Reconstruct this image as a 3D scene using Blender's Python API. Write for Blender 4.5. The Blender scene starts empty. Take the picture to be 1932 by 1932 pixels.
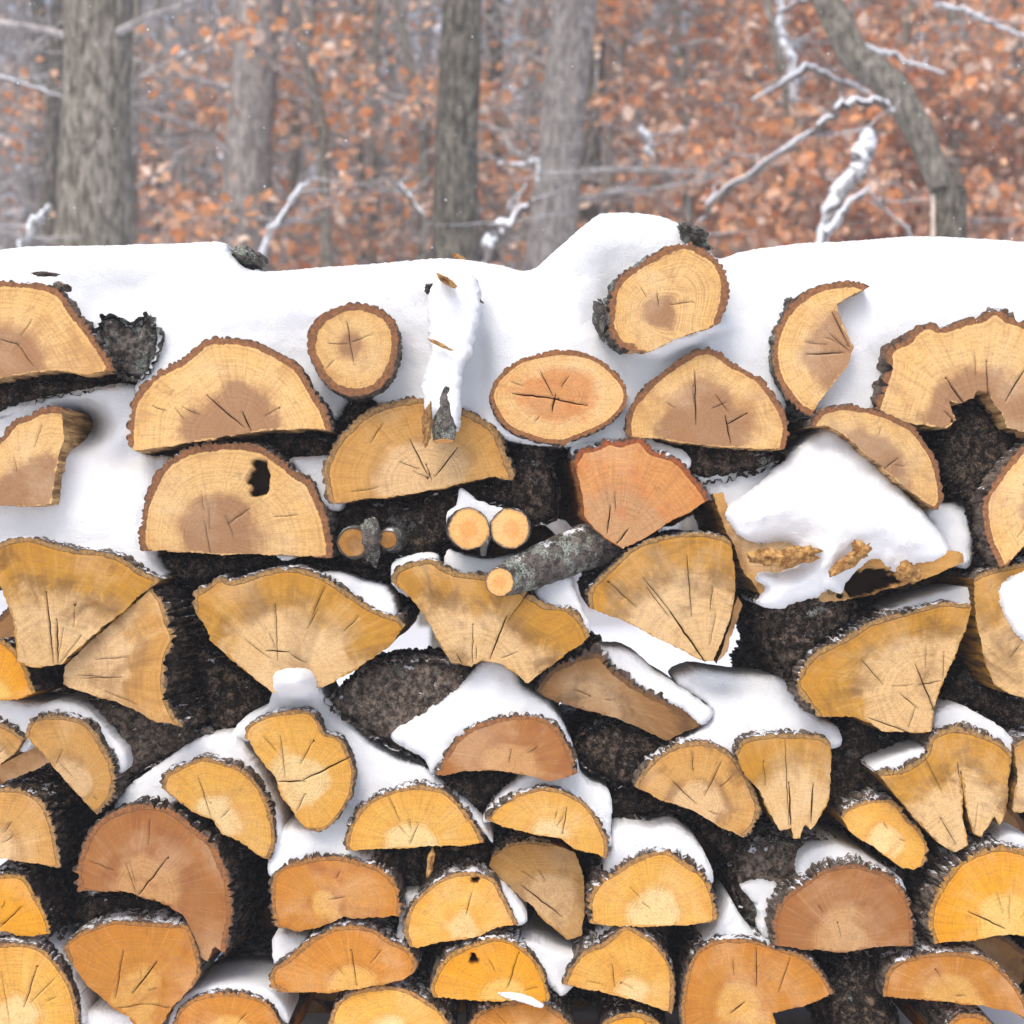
import bpy, math, random
from mathutils import Vector, noise
from mathutils.geometry import delaunay_2d_cdt
random.seed(7)
sc = bpy.context.scene
# ------------------------------------------------------------------ camera, sky, sun, exposure
D = 2.8            # metres from the camera to the front of the woodpile
K = 1.7 / 1932     # metres per drawing unit at the front of the pile
CZ = 0.95          # camera height
cam = bpy.data.cameras.new("camera"); camo = bpy.data.objects.new("camera", cam)
sc.collection.objects.link(camo); sc.camera = camo
camo.location = (0, -D, CZ); camo.rotation_euler = (math.radians(90), 0, 0)
cam.sensor_width = 36; cam.angle = 2 * math.atan(0.85 / D)
cam.clip_end = 500; cam.clip_start = 0.05
cam.dof.use_dof = True; cam.dof.focus_distance = D + 0.01; cam.dof.aperture_fstop = 4.6
w = bpy.data.worlds.new("World"); sc.world = w; w.use_nodes = True
nt = w.node_tree; bg = nt.nodes["Background"]; sky = nt.nodes.new("ShaderNodeTexSky")
sky.sky_type = 'NISHITA'; sky.sun_disc = False
SUN_EL, SUN_AZ = math.radians(52), math.radians(205)
sky.sun_elevation = SUN_EL; sky.sun_rotation = SUN_AZ
sky.air_density = 1.0; sky.dust_density = 3.5; sky.ozone_density = 1.0
nt.links.new(sky.outputs[0], bg.inputs[0]); bg.inputs[1].default_value = 0.15
sl = bpy.data.lights.new("sun", 'SUN'); sl.energy = 1.15; sl.angle = math.radians(30); sl.color = (1, 0.975, 0.94)
so = bpy.data.objects.new("sun", sl); sc.collection.objects.link(so)
sd = Vector((math.sin(SUN_AZ) * math.cos(SUN_EL), math.cos(SUN_AZ) * math.cos(SUN_EL), math.sin(SUN_EL)))
so.rotation_euler = sd.to_track_quat('Z', 'Y').to_euler(); so.location = (0, -5, 8)
sc.view_settings.view_transform = 'Standard'; sc.view_settings.look = 'None'
sc.view_settings.gamma = 1; sc.view_settings.use_curve_mapping = False
sc.view_settings.exposure = 0.92
sc.render.engine = 'CYCLES'
sc.cycles.max_bounces = 6; sc.cycles.diffuse_bounces = 4

# ------------------------------------------------------------------ helpers
def W(u, v, y=0.0):
    f = K * (D + y) / D
    return Vector(((u - 966) * f, y, CZ - (v - 966) * f))
def lin(r, g, b):
    def c(x):
        x /= 255.0
        return x / 12.92 if x <= 0.04045 else ((x + 0.055) / 1.055) ** 2.4
    return (c(r), c(g), c(b))
def sm(a, b, x):
    t = max(0.0, min(1.0, (x - a) / (b - a) if b != a else 0)); return t * t * (3 - 2 * t)
def link(name, me, mat, parent=None):
    o = bpy.data.objects.new(name, me); sc.collection.objects.link(o)
    if mat is not None: me.materials.append(mat)
    if parent is not None: o.parent = parent
    return o
def tag(o, label=None, cat=None, group=None, kind=None):
    if label: o["label"] = label
    if cat: o["category"] = cat
    if group: o["group"] = group
    if kind: o["kind"] = kind
    return o
def mesh(name, vs, fs, smooth=True):
    me = bpy.data.meshes.new(name); me.from_pydata([tuple(v) for v in vs], [], fs); me.update()
    if smooth: me.polygons.foreach_set("use_smooth", [True] * len(me.polygons))
    return me
def fattr(me, name, vals):
    a = me.attributes.new(name, 'FLOAT', 'POINT'); a.data.foreach_set("value", vals)
def vattr(me, name, vals):
    a = me.attributes.new(name, 'FLOAT_VECTOR', 'POINT')
    a.data.foreach_set("vector", [c for v in vals for c in v])
def seglist(pts, closed=False):
    n = len(pts); return [(pts[i], pts[(i + 1) % n]) for i in range(n if closed else n - 1)]
def dseg(px, py, s):
    (ax, ay), (bx, by) = s
    dx, dy = bx - ax, by - ay; L = dx * dx + dy * dy
    t = 0 if L == 0 else max(0, min(1, ((px - ax) * dx + (py - ay) * dy) / L))
    return math.hypot(px - ax - t * dx, py - ay - t * dy)
def dpoly(px, py, segs): return min(dseg(px, py, s) for s in segs)
def inside(px, py, poly):
    c = False; n = len(poly); j = n - 1
    for i in range(n):
        xi, yi = poly[i]; xj, yj = poly[j]
        if (yi > py) != (yj > py) and px < (xj - xi) * (py - yi) / (yj - yi) + xi: c = not c
        j = i
    return c
def catmull(pts, closed=False, sub=10):
    n = len(pts); out = []
    if n < 3: return resample(pts, 3.0)
    rng = range(n if closed else n - 1)
    for i in rng:
        if closed: p0, p1, p2, p3 = pts[(i - 1) % n], pts[i], pts[(i + 1) % n], pts[(i + 2) % n]
        else: p0, p1, p2, p3 = pts[max(i - 1, 0)], pts[i], pts[i + 1], pts[min(i + 2, n - 1)]
        for k in range(sub):
            t = k / sub; r = []
            for a in (0, 1):
                r.append(0.5 * (2 * p1[a] + (p2[a] - p0[a]) * t + (2 * p0[a] - 5 * p1[a] + 4 * p2[a] - p3[a]) * t * t
                                + (3 * p1[a] - p0[a] - 3 * p2[a] + p3[a]) * t ** 3))
            out.append(tuple(r))
    if not closed: out.append(tuple(pts[-1]))
    return out
def resample(pts, step, closed=False):
    P = list(pts) + ([pts[0]] if closed else [])
    L = [0]
    for a, b in zip(P, P[1:]): L.append(L[-1] + math.hypot(b[0] - a[0], b[1] - a[1]))
    n = max(2, int(round(L[-1] / step))); out = []; j = 0
    for i in range(n + 1):
        d = L[-1] * i / n
        while j < len(L) - 2 and L[j + 1] < d: j += 1
        s = (d - L[j]) / max(L[j + 1] - L[j], 1e-9)
        out.append((P[j][0] + (P[j + 1][0] - P[j][0]) * s, P[j][1] + (P[j + 1][1] - P[j][1]) * s))
    if closed: out.pop()
    return out
def fill(outer, step, extra_edges=(), keepout=None):
    """constrained triangulation of a polygon with inner points; returns points and triangles"""
    xs = [p[0] for p in outer]; ys = [p[1] for p in outer]
    segs = seglist(outer, True)
    pts = [Vector(p) for p in outer]; n = len(pts)
    edges = [(i, (i + 1) % n) for i in range(n)]
    for pl in extra_edges:
        b = len(pts); pts += [Vector(p) for p in pl]
        edges += [(b + i, b + i + 1) for i in range(len(pl) - 1)]
    row = 0; y = min(ys) + step * .5
    while y < max(ys):
        x = min(xs) + step * (.5 if row % 2 else 1.0)
        while x < max(xs):
            jx = x + random.uniform(-.2, .2) * step; jy = y + random.uniform(-.2, .2) * step
            if inside(jx, jy, outer) and dpoly(jx, jy, segs) > step * .45 and not (keepout and keepout(jx, jy)):
                pts.append(Vector((jx, jy)))
            x += step
        y += step * .87; row += 1
    r = delaunay_2d_cdt(pts, edges, [], 0, 1e-4)
    V = [(v.x, v.y) for v in r[0]]; F = []
    for f in r[2]:
        cx = sum(V[i][0] for i in f) / len(f); cy = sum(V[i][1] for i in f) / len(f)
        if inside(cx, cy, outer): F.append(f)
    return V, F

# ------------------------------------------------------------------ materials
class N:
    def __init__(s, name):
        s.m = bpy.data.materials.new(name); s.m.use_nodes = True; s.t = s.m.node_tree
        s.b = s.t.nodes["Principled BSDF"]
    def n(s, kind, **kw):
        x = s.t.nodes.new(kind)
        for k, v in kw.items():
            if k.startswith('i_'):
                key = k[2:]
                key = int(key) if key.isdigit() else key.replace('_', ' ')
                if hasattr(v, 'node'): s.t.links.new(v, x.inputs[key])
                else: x.inputs[key].default_value = v
            else: setattr(x, k, v)
        return x
    def l(s, a, b): s.t.links.new(a, b)
    def math(s, op, a, b=0.0, c=0.0, clamp=False):
        x = s.n("ShaderNodeMath", operation=op, use_clamp=clamp)
        for i, v in enumerate((a, b, c)):
            if hasattr(v, 'node'): s.l(v, x.inputs[i])
            else: x.inputs[i].default_value = v
        return x.outputs[0]
    def mix(s, f, a, b):
        x = s.n("ShaderNodeMix", data_type='RGBA')
        for i, v in ((0, f), (6, a), (7, b)):
            if hasattr(v, 'node'): s.l(v, x.inputs[i])
            else: x.inputs[i].default_value = v if i == 0 else tuple(v) + ((1,) if len(v) == 3 else ())
        return x.outputs[2]
    def step(s, x, a, b):
        r = s.n("ShaderNodeMapRange", interpolation_type='SMOOTHSTEP')
        s.l(x, r.inputs[0]); r.inputs[1].default_value = a; r.inputs[2].default_value = b
        return r.outputs[0]
    def attr(s, name, vec=False):
        a = s.n("ShaderNodeAttribute", attribute_name=name); return a.outputs[1] if vec else a.outputs[2]
    def noise(s, vec, scale, detail=3, rough=.55, dist=0):
        x = s.n("ShaderNodeTexNoise"); s.l(vec, x.inputs["Vector"]); x.inputs["Scale"].default_value = scale
        x.inputs["Detail"].default_value = detail; x.inputs["Roughness"].default_value = rough
        x.inputs["Distortion"].default_value = dist
        return x.outputs[0]
    def coords(s, sx=1, sy=1, sz=1):
        tc = s.n("ShaderNodeTexCoord"); oi = s.n("ShaderNodeObjectInfo")
        a = s.n("ShaderNodeVectorMath", operation='MULTIPLY'); s.l(tc.outputs["Object"], a.inputs[0]); a.inputs[1].default_value = (sx, sy, sz)
        r = s.math('MULTIPLY', oi.outputs["Random"], 37.0)
        c = s.n("ShaderNodeVectorMath", operation='ADD'); s.l(a.outputs[0], c.inputs[0]); s.l(r, c.inputs[1])
        return c.outputs[0]
    def bump(s, h, strength=.5, dist=.002):
        b = s.n("ShaderNodeBump"); b.inputs["Strength"].default_value = strength; b.inputs["Distance"].default_value = dist
        s.l(h, b.inputs["Height"]); s.l(b.outputs[0], s.b.inputs["Normal"])

def mat_endgrain():
    s = N("end_grain"); co = s.coords()
    ring = s.attr("ring"); dbn = s.attr("dbn"); crack = s.attr("crack")
    pv = s.attr("pv", True); hr = s.attr("hr")
    low = s.noise(co, 22, 4, .6); mid = s.noise(co, 60, 4, .65); fine = s.noise(co, 420, 3, .6)
    # radial rays: direction from the pith stretched along the radius
    rays = s.noise(pv, 1.0, 3, .7)
    rg = s.math('ADD', ring, s.math('MULTIPLY', s.math('SUBTRACT', s.noise(co, 15, 5, .62, .4), .5), .62))
    heartf = s.n("ShaderNodeMapRange", interpolation_type='SMOOTHSTEP')
    s.l(s.math('SUBTRACT', rg, hr), heartf.inputs[0]); heartf.inputs[1].default_value = -.07; heartf.inputs[2].default_value = .10
    c = s.mix(heartf.outputs[0], s.attr("heartc", True), s.attr("sapc", True))
    # annual rings: many narrow bands of uneven spacing
    rr = s.math('ADD', s.math('MULTIPLY', ring, 34.0), s.math('MULTIPLY', mid, 1.6))
    rw = s.n("ShaderNodeTexNoise", noise_dimensions='1D'); s.l(rr, rw.inputs["W"]); rw.inputs["Scale"].default_value = 1.0; rw.inputs["Detail"].default_value = 3
    rv = s.step(rw.outputs[0], .36, .62)
    ringk = s.math('MULTIPLY', s.math('SUBTRACT', 1.0, rv), s.attr("ringk"))
    c = s.mix(s.math('MULTIPLY', ringk, s.step(mid, .25, .65)), c, s.mix(.45, c, (.16, .08, .035)))
    # brown weather band where sapwood meets heartwood
    bd = s.math('SUBTRACT', rg, s.math('ADD', hr, .05))
    bd = s.math('SUBTRACT', 1.0, s.step(s.math('ABSOLUTE', bd), .0, .17))
    c = s.mix(s.math('MULTIPLY', s.math('MULTIPLY', bd, s.step(s.noise(co, 19, 5, .65, .6), .38, .58)), s.math('MULTIPLY', s.attr("stain"), 1.0)), c, s.mix(.85, c, s.attr("stainc", True)))
    # rays
    c = s.mix(s.math('MULTIPLY', s.step(rays, .52, .62), .42), c, s.mix(.5, c, (.22, .11, .045)))
    c = s.mix(s.math('MULTIPLY', s.step(rays, .5, .25), .22), c, s.mix(.5, c, (.95, .74, .46)))
    # sapwood turns golden towards the bark
    gl = s.math('MULTIPLY', s.step(rg, .62, 1.0), .5)
    gm = s.n("ShaderNodeMix", data_type='RGBA', blend_type='MULTIPLY'); s.l(gl, gm.inputs[0]); s.l(c, gm.inputs[6]); gm.inputs[7].default_value = (.97, .84, .58, 1)
    c = gm.outputs[2]
    # weather stains
    st = s.step(s.noise(co, 13, 5, .62, .8), .50, .70)
    c = s.mix(s.math('MULTIPLY', st, s.math('ADD', s.attr("stain"), .2)), c, s.mix(.8, c, s.attr("stainc", True)))
    st2 = s.step(s.noise(co, 38, 5, .7, .5), .60, .74)
    c = s.mix(s.math('MULTIPLY', st2, .7), c, s.mix(.6, c, (.15, .085, .05)))
    st3 = s.step(s.noise(co, 9, 4, .6, .5), .46, .72)
    c = s.mix(s.math('MULTIPLY', st3, .35), c, s.mix(.6, c, (.86, .66, .42)))
    sawc = s.noise(s.coords(1, 1, 14), 45, 4, .65)
    c = s.mix(s.math('MULTIPLY', s.step(sawc, .48, .66), .42), c, s.mix(.5, c, (.25, .14, .07)))
    c = s.mix(s.math('MULTIPLY', s.step(fine, .46, .66), .55), c, s.mix(.55, c, (.2, .11, .06)))
    # inner and outer bark on the cut end
    dn = s.math('ADD', s.math('MULTIPLY', dbn, s.math('ADD', .55, s.noise(co, 26, 3, .6))), s.math('MULTIPLY', s.math('SUBTRACT', s.noise(co, 150, 4, .7), .5), .7))
    inner = s.mix(s.step(s.noise(co, 180, 4, .7), .38, .62), s.attr("innerc", True), s.mix(.62, s.attr("innerc", True), (.06, .045, .035)))
    isw = s.step(dn, .97, 1.1)
    c = s.mix(isw, inner, c)
    line = s.math('MULTIPLY', s.math('MULTIPLY', s.step(dn, .9, 1.0), s.math('SUBTRACT', 1.0, s.step(dn, 1.02, 1.16))), s.attr("linek"))
    c = s.mix(line, c, (.12, .055, .02))
    od = s.n("ShaderNodeMapRange", interpolation_type='SMOOTHSTEP')
    s.l(s.math('SUBTRACT', dn, s.attr("outw")), od.inputs[0]); od.inputs[1].default_value = -.12; od.inputs[2].default_value = .12
    barkc = s.mix(s.step(mid, .4, .65), (.035, .025, .02), (.13, .09, .065))
    c = s.mix(od.outputs[0], barkc, c)
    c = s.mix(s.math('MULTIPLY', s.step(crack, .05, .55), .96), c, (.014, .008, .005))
    s.l(c, s.b.inputs["Base Color"])
    s.b.inputs["Roughness"].default_value = .85; s.b.inputs["Specular IOR Level"].default_value = .2
    saw = s.noise(s.coords(1, 1, 9), 60, 3, .6)
    h = s.math('ADD', s.math('MULTIPLY', fine, .5), s.math('ADD', s.math('MULTIPLY', saw, .35), s.math('MULTIPLY', rw.outputs[0], .5)))
    h = s.math('ADD', h, s.math('MULTIPLY', s.math('SUBTRACT', 1.0, isw), s.math('MULTIPLY', mid, 2.5)))
    s.bump(h, .55, .0014)
    return s.m

def mat_bark(name, dark, light, lich, lichen_t, snow_t, k0=.40):
    s = N(name); co = s.coords(1, .35, 1); co2 = s.coords()
    a = s.noise(co, 70, 7, .74, .5); b = s.noise(co2, 28, 5, .65); f = s.noise(co2, 330, 4, .7)
    k = s.step(s.math('ADD', s.math('MULTIPLY', a, .6), s.math('MULTIPLY', f, .4)), k0, k0 + .2)
    c = s.mix(k, dark, light)
    fur = s.attr("furrow")
    c = s.mix(s.math('MULTIPLY', fur, .75), c, (.018, .013, .011))
    lk = s.math('MULTIPLY', s.step(b, lichen_t, lichen_t + .09), s.step(f, .38, .6))
    c = s.mix(lk, c, lich)
    # snow caught on the upward sides
    g = s.n("ShaderNodeNewGeometry"); sx = s.n("ShaderNodeSeparateXYZ"); s.l(g.outputs["Normal"], sx.inputs[0])
    sn = s.math('ADD', s.math('MULTIPLY', sx.outputs[2], .30), s.math('ADD', s.math('MULTIPLY', s.noise(co2, 34, 5, .75), .8), s.math('MULTIPLY', f, .25)))
    sk = s.step(sn, snow_t, snow_t + .05)
    c = s.mix(sk, c, (.86, .88, .92))
    s.l(c, s.b.inputs["Base Color"]); s.b.inputs["Roughness"].default_value = .95
    s.b.inputs["Specular IOR Level"].default_value = .15
    s.bump(s.math('ADD', s.math('MULTIPLY', a, 1.0), s.math('MULTIPLY', f, .5)), .9, .004)
    return s.m

def mat_split():
    s = N("split_wood"); co = s.coords(1, .06, 1); co2 = s.coords()
    a = s.noise(co, 130, 5, .65); b = s.noise(co2, 16, 4, .6)
    c = s.mix(s.step(a, .35, .68), s.attr("sidea", True), s.attr("sideb", True))
    c = s.mix(s.math('MULTIPLY', s.step(b, .45, .7), .5), c, (.1, .055, .03))
    s.l(c, s.b.inputs["Base Color"]); s.b.inputs["Roughness"].default_value = .9
    s.b.inputs["Specular IOR Level"].default_value = .2
    s.bump(a, .9, .003); return s.m

def mat_snow():
    s = N("snow"); co = s.coords()
    a = s.noise(co, 300, 4, .6); b = s.noise(co, 30, 4, .55); d = s.noise(co, 900, 2, .5)
    c = s.mix(s.step(b, .3, .7), (.92, .93, .945), (.95, .95, .95))
    s.l(c, s.b.inputs["Base Color"]); s.b.inputs["Roughness"].default_value = .75
    s.b.inputs["Specular IOR Level"].default_value = .25
    s.b.inputs["Subsurface Weight"].default_value = .0
    s.bump(s.math('ADD', s.math('MULTIPLY', b, 1.6), s.math('ADD', s.math('MULTIPLY', a, .5), s.math('MULTIPLY', d, .6))), .8, .006)
    return s.m

def mat_simple(name, c1, c2, scale, sz=1., bumpd=.01, t=(.35, .65), snow=None):
    s = N(name); co = s.coords(1, 1, sz); a = s.noise(co, scale, 6, .68, .3)
    c = s.mix(s.step(a, *t), c1, c2)
    if snow:
        g = s.n("ShaderNodeNewGeometry"); sx = s.n("ShaderNodeSeparateXYZ"); s.l(g.outputs["Normal"], sx.inputs[0])
        n2 = s.noise(s.coords(), scale * .8, 4, .6)
        c = s.mix(s.step(s.math('ADD', sx.outputs[2], s.math('MULTIPLY', n2, .5)), snow, snow + .15), c, (.85, .88, .93))
    s.l(c, s.b.inputs["Base Color"]); s.b.inputs["Roughness"].default_value = .95
    s.b.inputs["Specular IOR Level"].default_value = .1
    s.bump(a, .8, bumpd); return s.m

M_END = mat_endgrain()
M_BARK = mat_bark("oak_bark", (.032, .024, .018), (.27, .21, .165), (.22, .25, .21), .60, .80)
M_BARKL = mat_bark("lichen_bark", (.035, .03, .028), (.20, .17, .145), (.34, .38, .32), .50, .84)
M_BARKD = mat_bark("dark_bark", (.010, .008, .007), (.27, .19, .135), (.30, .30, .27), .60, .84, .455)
M_SPLIT = mat_split(); M_SNOW = mat_snow()

# ------------------------------------------------------------------ ground, hill (kept low below the eye so the trees close the view)
def ground_z(x, y):
    z = .05 * noise.noise(Vector((x * .5, y * .5, 0))) + .25 * noise.noise(Vector((x * .09, y * .09, 3)))* sm(2, 12, abs(y))
    z += 26 * sm(22, 95, y) ** .9
    return z - .02
gx = [-120 + 4 * i for i in range(21)] + [-38 + 1 * i for i in range(77)] + [42 + 4 * i for i in range(21)]
gy = [-40 + 3 * i for i in range(11)] + [-8 + .8 * i for i in range(60)] + [41 + 3 * i for i in range(30)]
vs = [(x, y, ground_z(x, y)) for y in gy for x in gx]; nx = len(gx)
fs = [(j * nx + i, j * nx + i + 1, (j + 1) * nx + i + 1, (j + 1) * nx + i) for j in range(len(gy) - 1) for i in range(nx - 1)]
sg = N("snowy_ground"); cg = sg.n("ShaderNodeTexCoord").outputs["Object"]
ga = sg.noise(cg, 1.3, 6, .7); gb = sg.noise(cg, .12, 3, .5)
sep = sg.n("ShaderNodeSeparateXYZ"); sg.l(cg, sep.inputs[0])
lit = sg.math('MULTIPLY', sg.step(sep.outputs[1], 20, 34), sg.step(sg.math('ADD', ga, sg.math('MULTIPLY', gb, .25)), .52, .66))
sg.l(sg.mix(lit, (.86, .88, .92), (.16, .11, .085)), sg.b.inputs["Base Color"]); sg.b.inputs["Roughness"].default_value = .9
tag(link("ground", mesh("ground", vs, fs), sg.m), kind="structure")

# ------------------------------------------------------------------ firewood
STY = {  # sap, heart, inner bark, outer bark share, cambium line, stain colour
 'A': (lin(234,190,126), lin(168,126,90), lin(156,104,66), .05, .25, lin(164,114,72)),
 'O': (lin(234,190,130), lin(212,148,90), lin(158,104,62), .05, .25, lin(196,112,50)),
 'R': (lin(220,152,96), lin(200,152,104), lin(176,106,52), .22, .2, lin(190,110,60)),
 'B': (lin(190,138,46), lin(216,176,120), lin(172,132,78), .10, .95, lin(104,72,40)),
 'T': (lin(196,148,80), lin(212,174,124), lin(170,130,80), .10, .8, lin(128,90,54)),
 'C': (lin(228,172,76), lin(238,204,140), lin(184,136,78), .14, .55, lin(204,132,46)),
 'D': (lin(198,130,42), lin(220,166,84), lin(178,122,62), .14, .55, lin(160,84,26)),
 'E': (lin(168,110,58), lin(198,148,94), lin(164,108,62), .16, .5, lin(138,76,44)),
 'F': (lin(226,156,20), lin(230,184,92), lin(186,136,66), .14, .7, lin(206,132,20)),
 'G': (lin(210,146,86), lin(194,146,100), lin(162,86,46), .12, .2, lin(196,108,56)),
 'K': (lin(146,108,66), lin(164,126,84), lin(120,84,50), .2, .4, lin(78,54,34)),
 'M': (lin(150,98,18), lin(132,84,18), lin(70,60,40), .5, .1, lin(110,70,20)),
 'S': (lin(236,176,108), lin(230,158,88), lin(200,160,112), .35, .1, lin(220,140,80)),
}
seedc = [0]
def log(label, sty, bark, split, pith, y0=0.0, hr=.5, bt=11, cracks=(), L=.42, ax=None, amp=1.0, ringk=.6, stain=.45,
        bm=None, name=None, group=None, auto=2, hole=None, face_bark=False, cat="log", wav=.011, step=5.2):
    seedc[0] += 1; sd = seedc[0] * 7.13; rnd = random.Random(seedc[0])
    closed = not split
    sap, heart, inner, outw, linek, stainc = STY[sty]
    bmat = bm or M_BARK
    if bark:
        bs = resample(catmull(bark, closed), 3.0, closed)
    else: bs = []
    nb = len(bs)
    # outward normals and furrow relief of the bark (in drawing units)
    cx = sum(p[0] for p in bark + split) / len(bark + split); cy = sum(p[1] for p in bark + split) / len(bark + split)
    ring_n = []
    for i, p in enumerate(bs):
        a = bs[(i - 1) % nb] if closed else bs[max(i - 1, 0)]; b = bs[(i + 1) % nb] if closed else bs[min(i + 1, nb - 1)]
        nxv, nyv = (b[1] - a[1]), -(b[0] - a[0]); l = math.hypot(nxv, nyv) or 1
        ring_n.append((nxv / l, nyv / l))
    area = 0; al = bs + [tuple(p) for p in split]
    for (p, q) in seglist(al, True): area += p[0] * q[1] - q[0] * p[1]
    sgn = 1 if area > 0 else -1
    def relief(i, t):
        s = i * 3.0 * K
        if closed:
            an = 2 * math.pi * i / nb; R = nb * 3 * K / (2 * math.pi)
            q = Vector((math.cos(an) * R / wav, math.sin(an) * R / wav, t / .055 + sd))
        else: q = Vector((s / wav, sd, t / .055))
        n1 = noise.noise(q); fur = 1 - sm(0.0, .22, abs(n1)); fine = noise.noise(q * 3.1 + Vector((5, 5, 5)))
        big = noise.noise(q * .35 + Vector((9, 0, 0)))
        h = amp * (3.6 * (sm(0, .45, abs(n1))) - 2.6 * fur + 1.8 * fine + 3.4 * big)
        h *= .55 + .9 * sm(-.35, .45, noise.noise(q * .22 + Vector((0, 7, 0))))
        e = 1.0
        if not closed: e = sm(0, 4, i) * sm(0, 4, nb - 1 - i)
        return h * e, fur
    dx, dz = ax if ax else (rnd.uniform(-.045, .045), rnd.uniform(-.03, .03))
    tx, tz = rnd.uniform(-.10, .10), rnd.uniform(-.10, .10)
    root = bpy.data.objects.new(name or ("round_log" if closed else "split_log"), None); sc.collection.objects.link(root)
    c0 = W(cx, cy, y0); root.location = c0
    tag(root, label, cat, group or "firewood stacked in the snowy woodpile")
    def P(u, v, t=0.0, yoff=0.0):
        p = W(u, v, y0) - c0
        yy = tx * p.x + tz * p.z if t < .02 else 0
        tap = 1 - .06 * (t / L) * math.sin(sd)
        return Vector((p.x * tap + dx * t, t + yy * (1 - t / .02 if t < .02 else 0) + yoff, p.z * tap + dz * t))
    NT = 26
    ts = [L * (i / NT) for i in range(NT + 1)]; ts[1] = .006
    # ---- bark shell
    outer0 = []
    if nb:
        V = []; fu = []
        for ti, t in enumerate(ts):
            for i, p in enumerate(bs):
                h, f = relief(i, t)
                V.append(P(p[0] + sgn * ring_n[i][0] * h, p[1] + sgn * ring_n[i][1] * h, t)); fu.append(f)
                if ti == 0: outer0.append((p[0] + sgn * ring_n[i][0] * h, p[1] + sgn * ring_n[i][1] * h))
        m = nb if closed else nb - 1
        F = [(ti * nb + i, ti * nb + (i + 1) % nb, (ti + 1) * nb + (i + 1) % nb, (ti + 1) * nb + i) for ti in range(NT) for i in range(m)]
        if sgn > 0: F = [f[::-1] for f in F]
        me = mesh("bark", V, F); fattr(me, "furrow", fu)
        link("bark", me, bmat, root)
    # ---- split sides
    sp0 = []
    if split:
        full = ([bs[-1]] if nb else []) + [tuple(p) for p in split] + ([bs[0]] if nb else [tuple(split[0])])
        rs = resample(full, 5.0)
        wob = []
        for i, p in enumerate(rs):
            e = sm(0, 2, i) * sm(0, 2, len(rs) - 1 - i)
            wob.append((p[0] + e * (3.0 * noise.noise(Vector((i * .8, sd, 0))) + 4 * noise.noise(Vector((i * .13, sd, 4)))), p[1] + e * (3.0 * noise.noise(Vector((i * .8, sd, 9))) + 4 * noise.noise(Vector((i * .13, sd, 14))))))
        V = []; NS = 14; n = len(wob)
        for k in range(NS + 1):
            t = L * k / NS
            for i, p in enumerate(wob):
                e = sm(0, 3, i) * sm(0, 3, n - 1 - i) * sm(0, .05, t)
                q = P(p[0] + e * 3.5 * noise.noise(Vector((i * .35, t * 5, sd))), p[1] + e * 3.5 * noise.noise(Vector((i * .35, t * 5, sd + 9))), t)
                V.append(q)
        F = [(k * n + i, k * n + i + 1, (k + 1) * n + i + 1, (k + 1) * n + i) for k in range(NS) for i in range(n - 1)]
        if sgn > 0: F = [f[::-1] for f in F]
        me = mesh("split_side", V, F)
        vattr(me, "sidea", [tuple(c * .55 for c in stainc)] * len(V)); vattr(me, "sideb", [tuple(c * .85 for c in sap)] * len(V))
        link("split_side", me, M_SPLIT, root)
        sp0 = wob
    outer = list(outer0)
    if split: outer += sp0[1:-1] if nb else sp0[:-1]
    # ---- cut end with its cracks
    cl = []
    rr = random.Random(seedc[0] + 99)
    pr = pith
    for c in cracks: cl.append(c[:4] + (c[4] * .8 if c[4] < 1.5 else c[4],))
    ext = max(dpoly(pr[0], pr[1], seglist(bs)) if nb else 60, 40)
    if nb:
        for k in range(auto):
            q = bs[rr.randrange(nb)]
            dxx, dyy = q[0] - pr[0], q[1] - pr[1]; a0 = rr.uniform(.0, .6); a1 = a0 + rr.uniform(.10, .28)
            cl.append((pr[0] + dxx * a0, pr[1] + dyy * a0, pr[0] + dxx * a1, pr[1] + dyy * a1, rr.uniform(.4, .75)))
    polys = []; cracks_s = []
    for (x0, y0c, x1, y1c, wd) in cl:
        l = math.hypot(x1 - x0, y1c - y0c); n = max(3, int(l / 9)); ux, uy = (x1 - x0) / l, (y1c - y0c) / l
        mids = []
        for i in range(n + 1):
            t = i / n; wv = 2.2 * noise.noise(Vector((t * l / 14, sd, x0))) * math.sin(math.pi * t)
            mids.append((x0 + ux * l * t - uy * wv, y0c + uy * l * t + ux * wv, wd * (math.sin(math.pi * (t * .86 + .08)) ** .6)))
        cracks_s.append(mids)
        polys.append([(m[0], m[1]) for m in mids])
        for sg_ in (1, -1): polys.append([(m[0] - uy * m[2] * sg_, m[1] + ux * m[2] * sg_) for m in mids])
    def crackv(x, y):
        best = 0
        for mids in cracks_s:
            for a, b in zip(mids, mids[1:]):
                ddx, ddy = b[0] - a[0], b[1] - a[1]; LL = ddx * ddx + ddy * ddy
                t = max(0, min(1, ((x - a[0]) * ddx + (y - a[1]) * ddy) / LL)) if LL else 0
                wdt = a[2] + (b[2] - a[2]) * t; d = math.hypot(x - a[0] - t * ddx, y - a[1] - t * ddy)
                if wdt > 0: best = max(best, 1 - d / wdt)
        return best
    def near(x, y): return any(dseg(x, y, (a[:2], b[:2])) < 3.4 for mids in cracks_s for a, b in zip(mids, mids[1:]))
    polys = [[p for p in pl if inside(p[0], p[1], outer)] for pl in polys]; polys = [pl for pl in polys if len(pl) > 1]
    V2, F2 = fill(outer, step, polys, near if cracks_s else None)
    bsegs = seglist(bs[::2] + ([bs[-1]] if not closed else []), closed) if nb else None
    # thin the bark line used for distances
    V = []; A = dict(ring=[], dbn=[], crack=[], hr=[]); pv = []; fb = []
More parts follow.
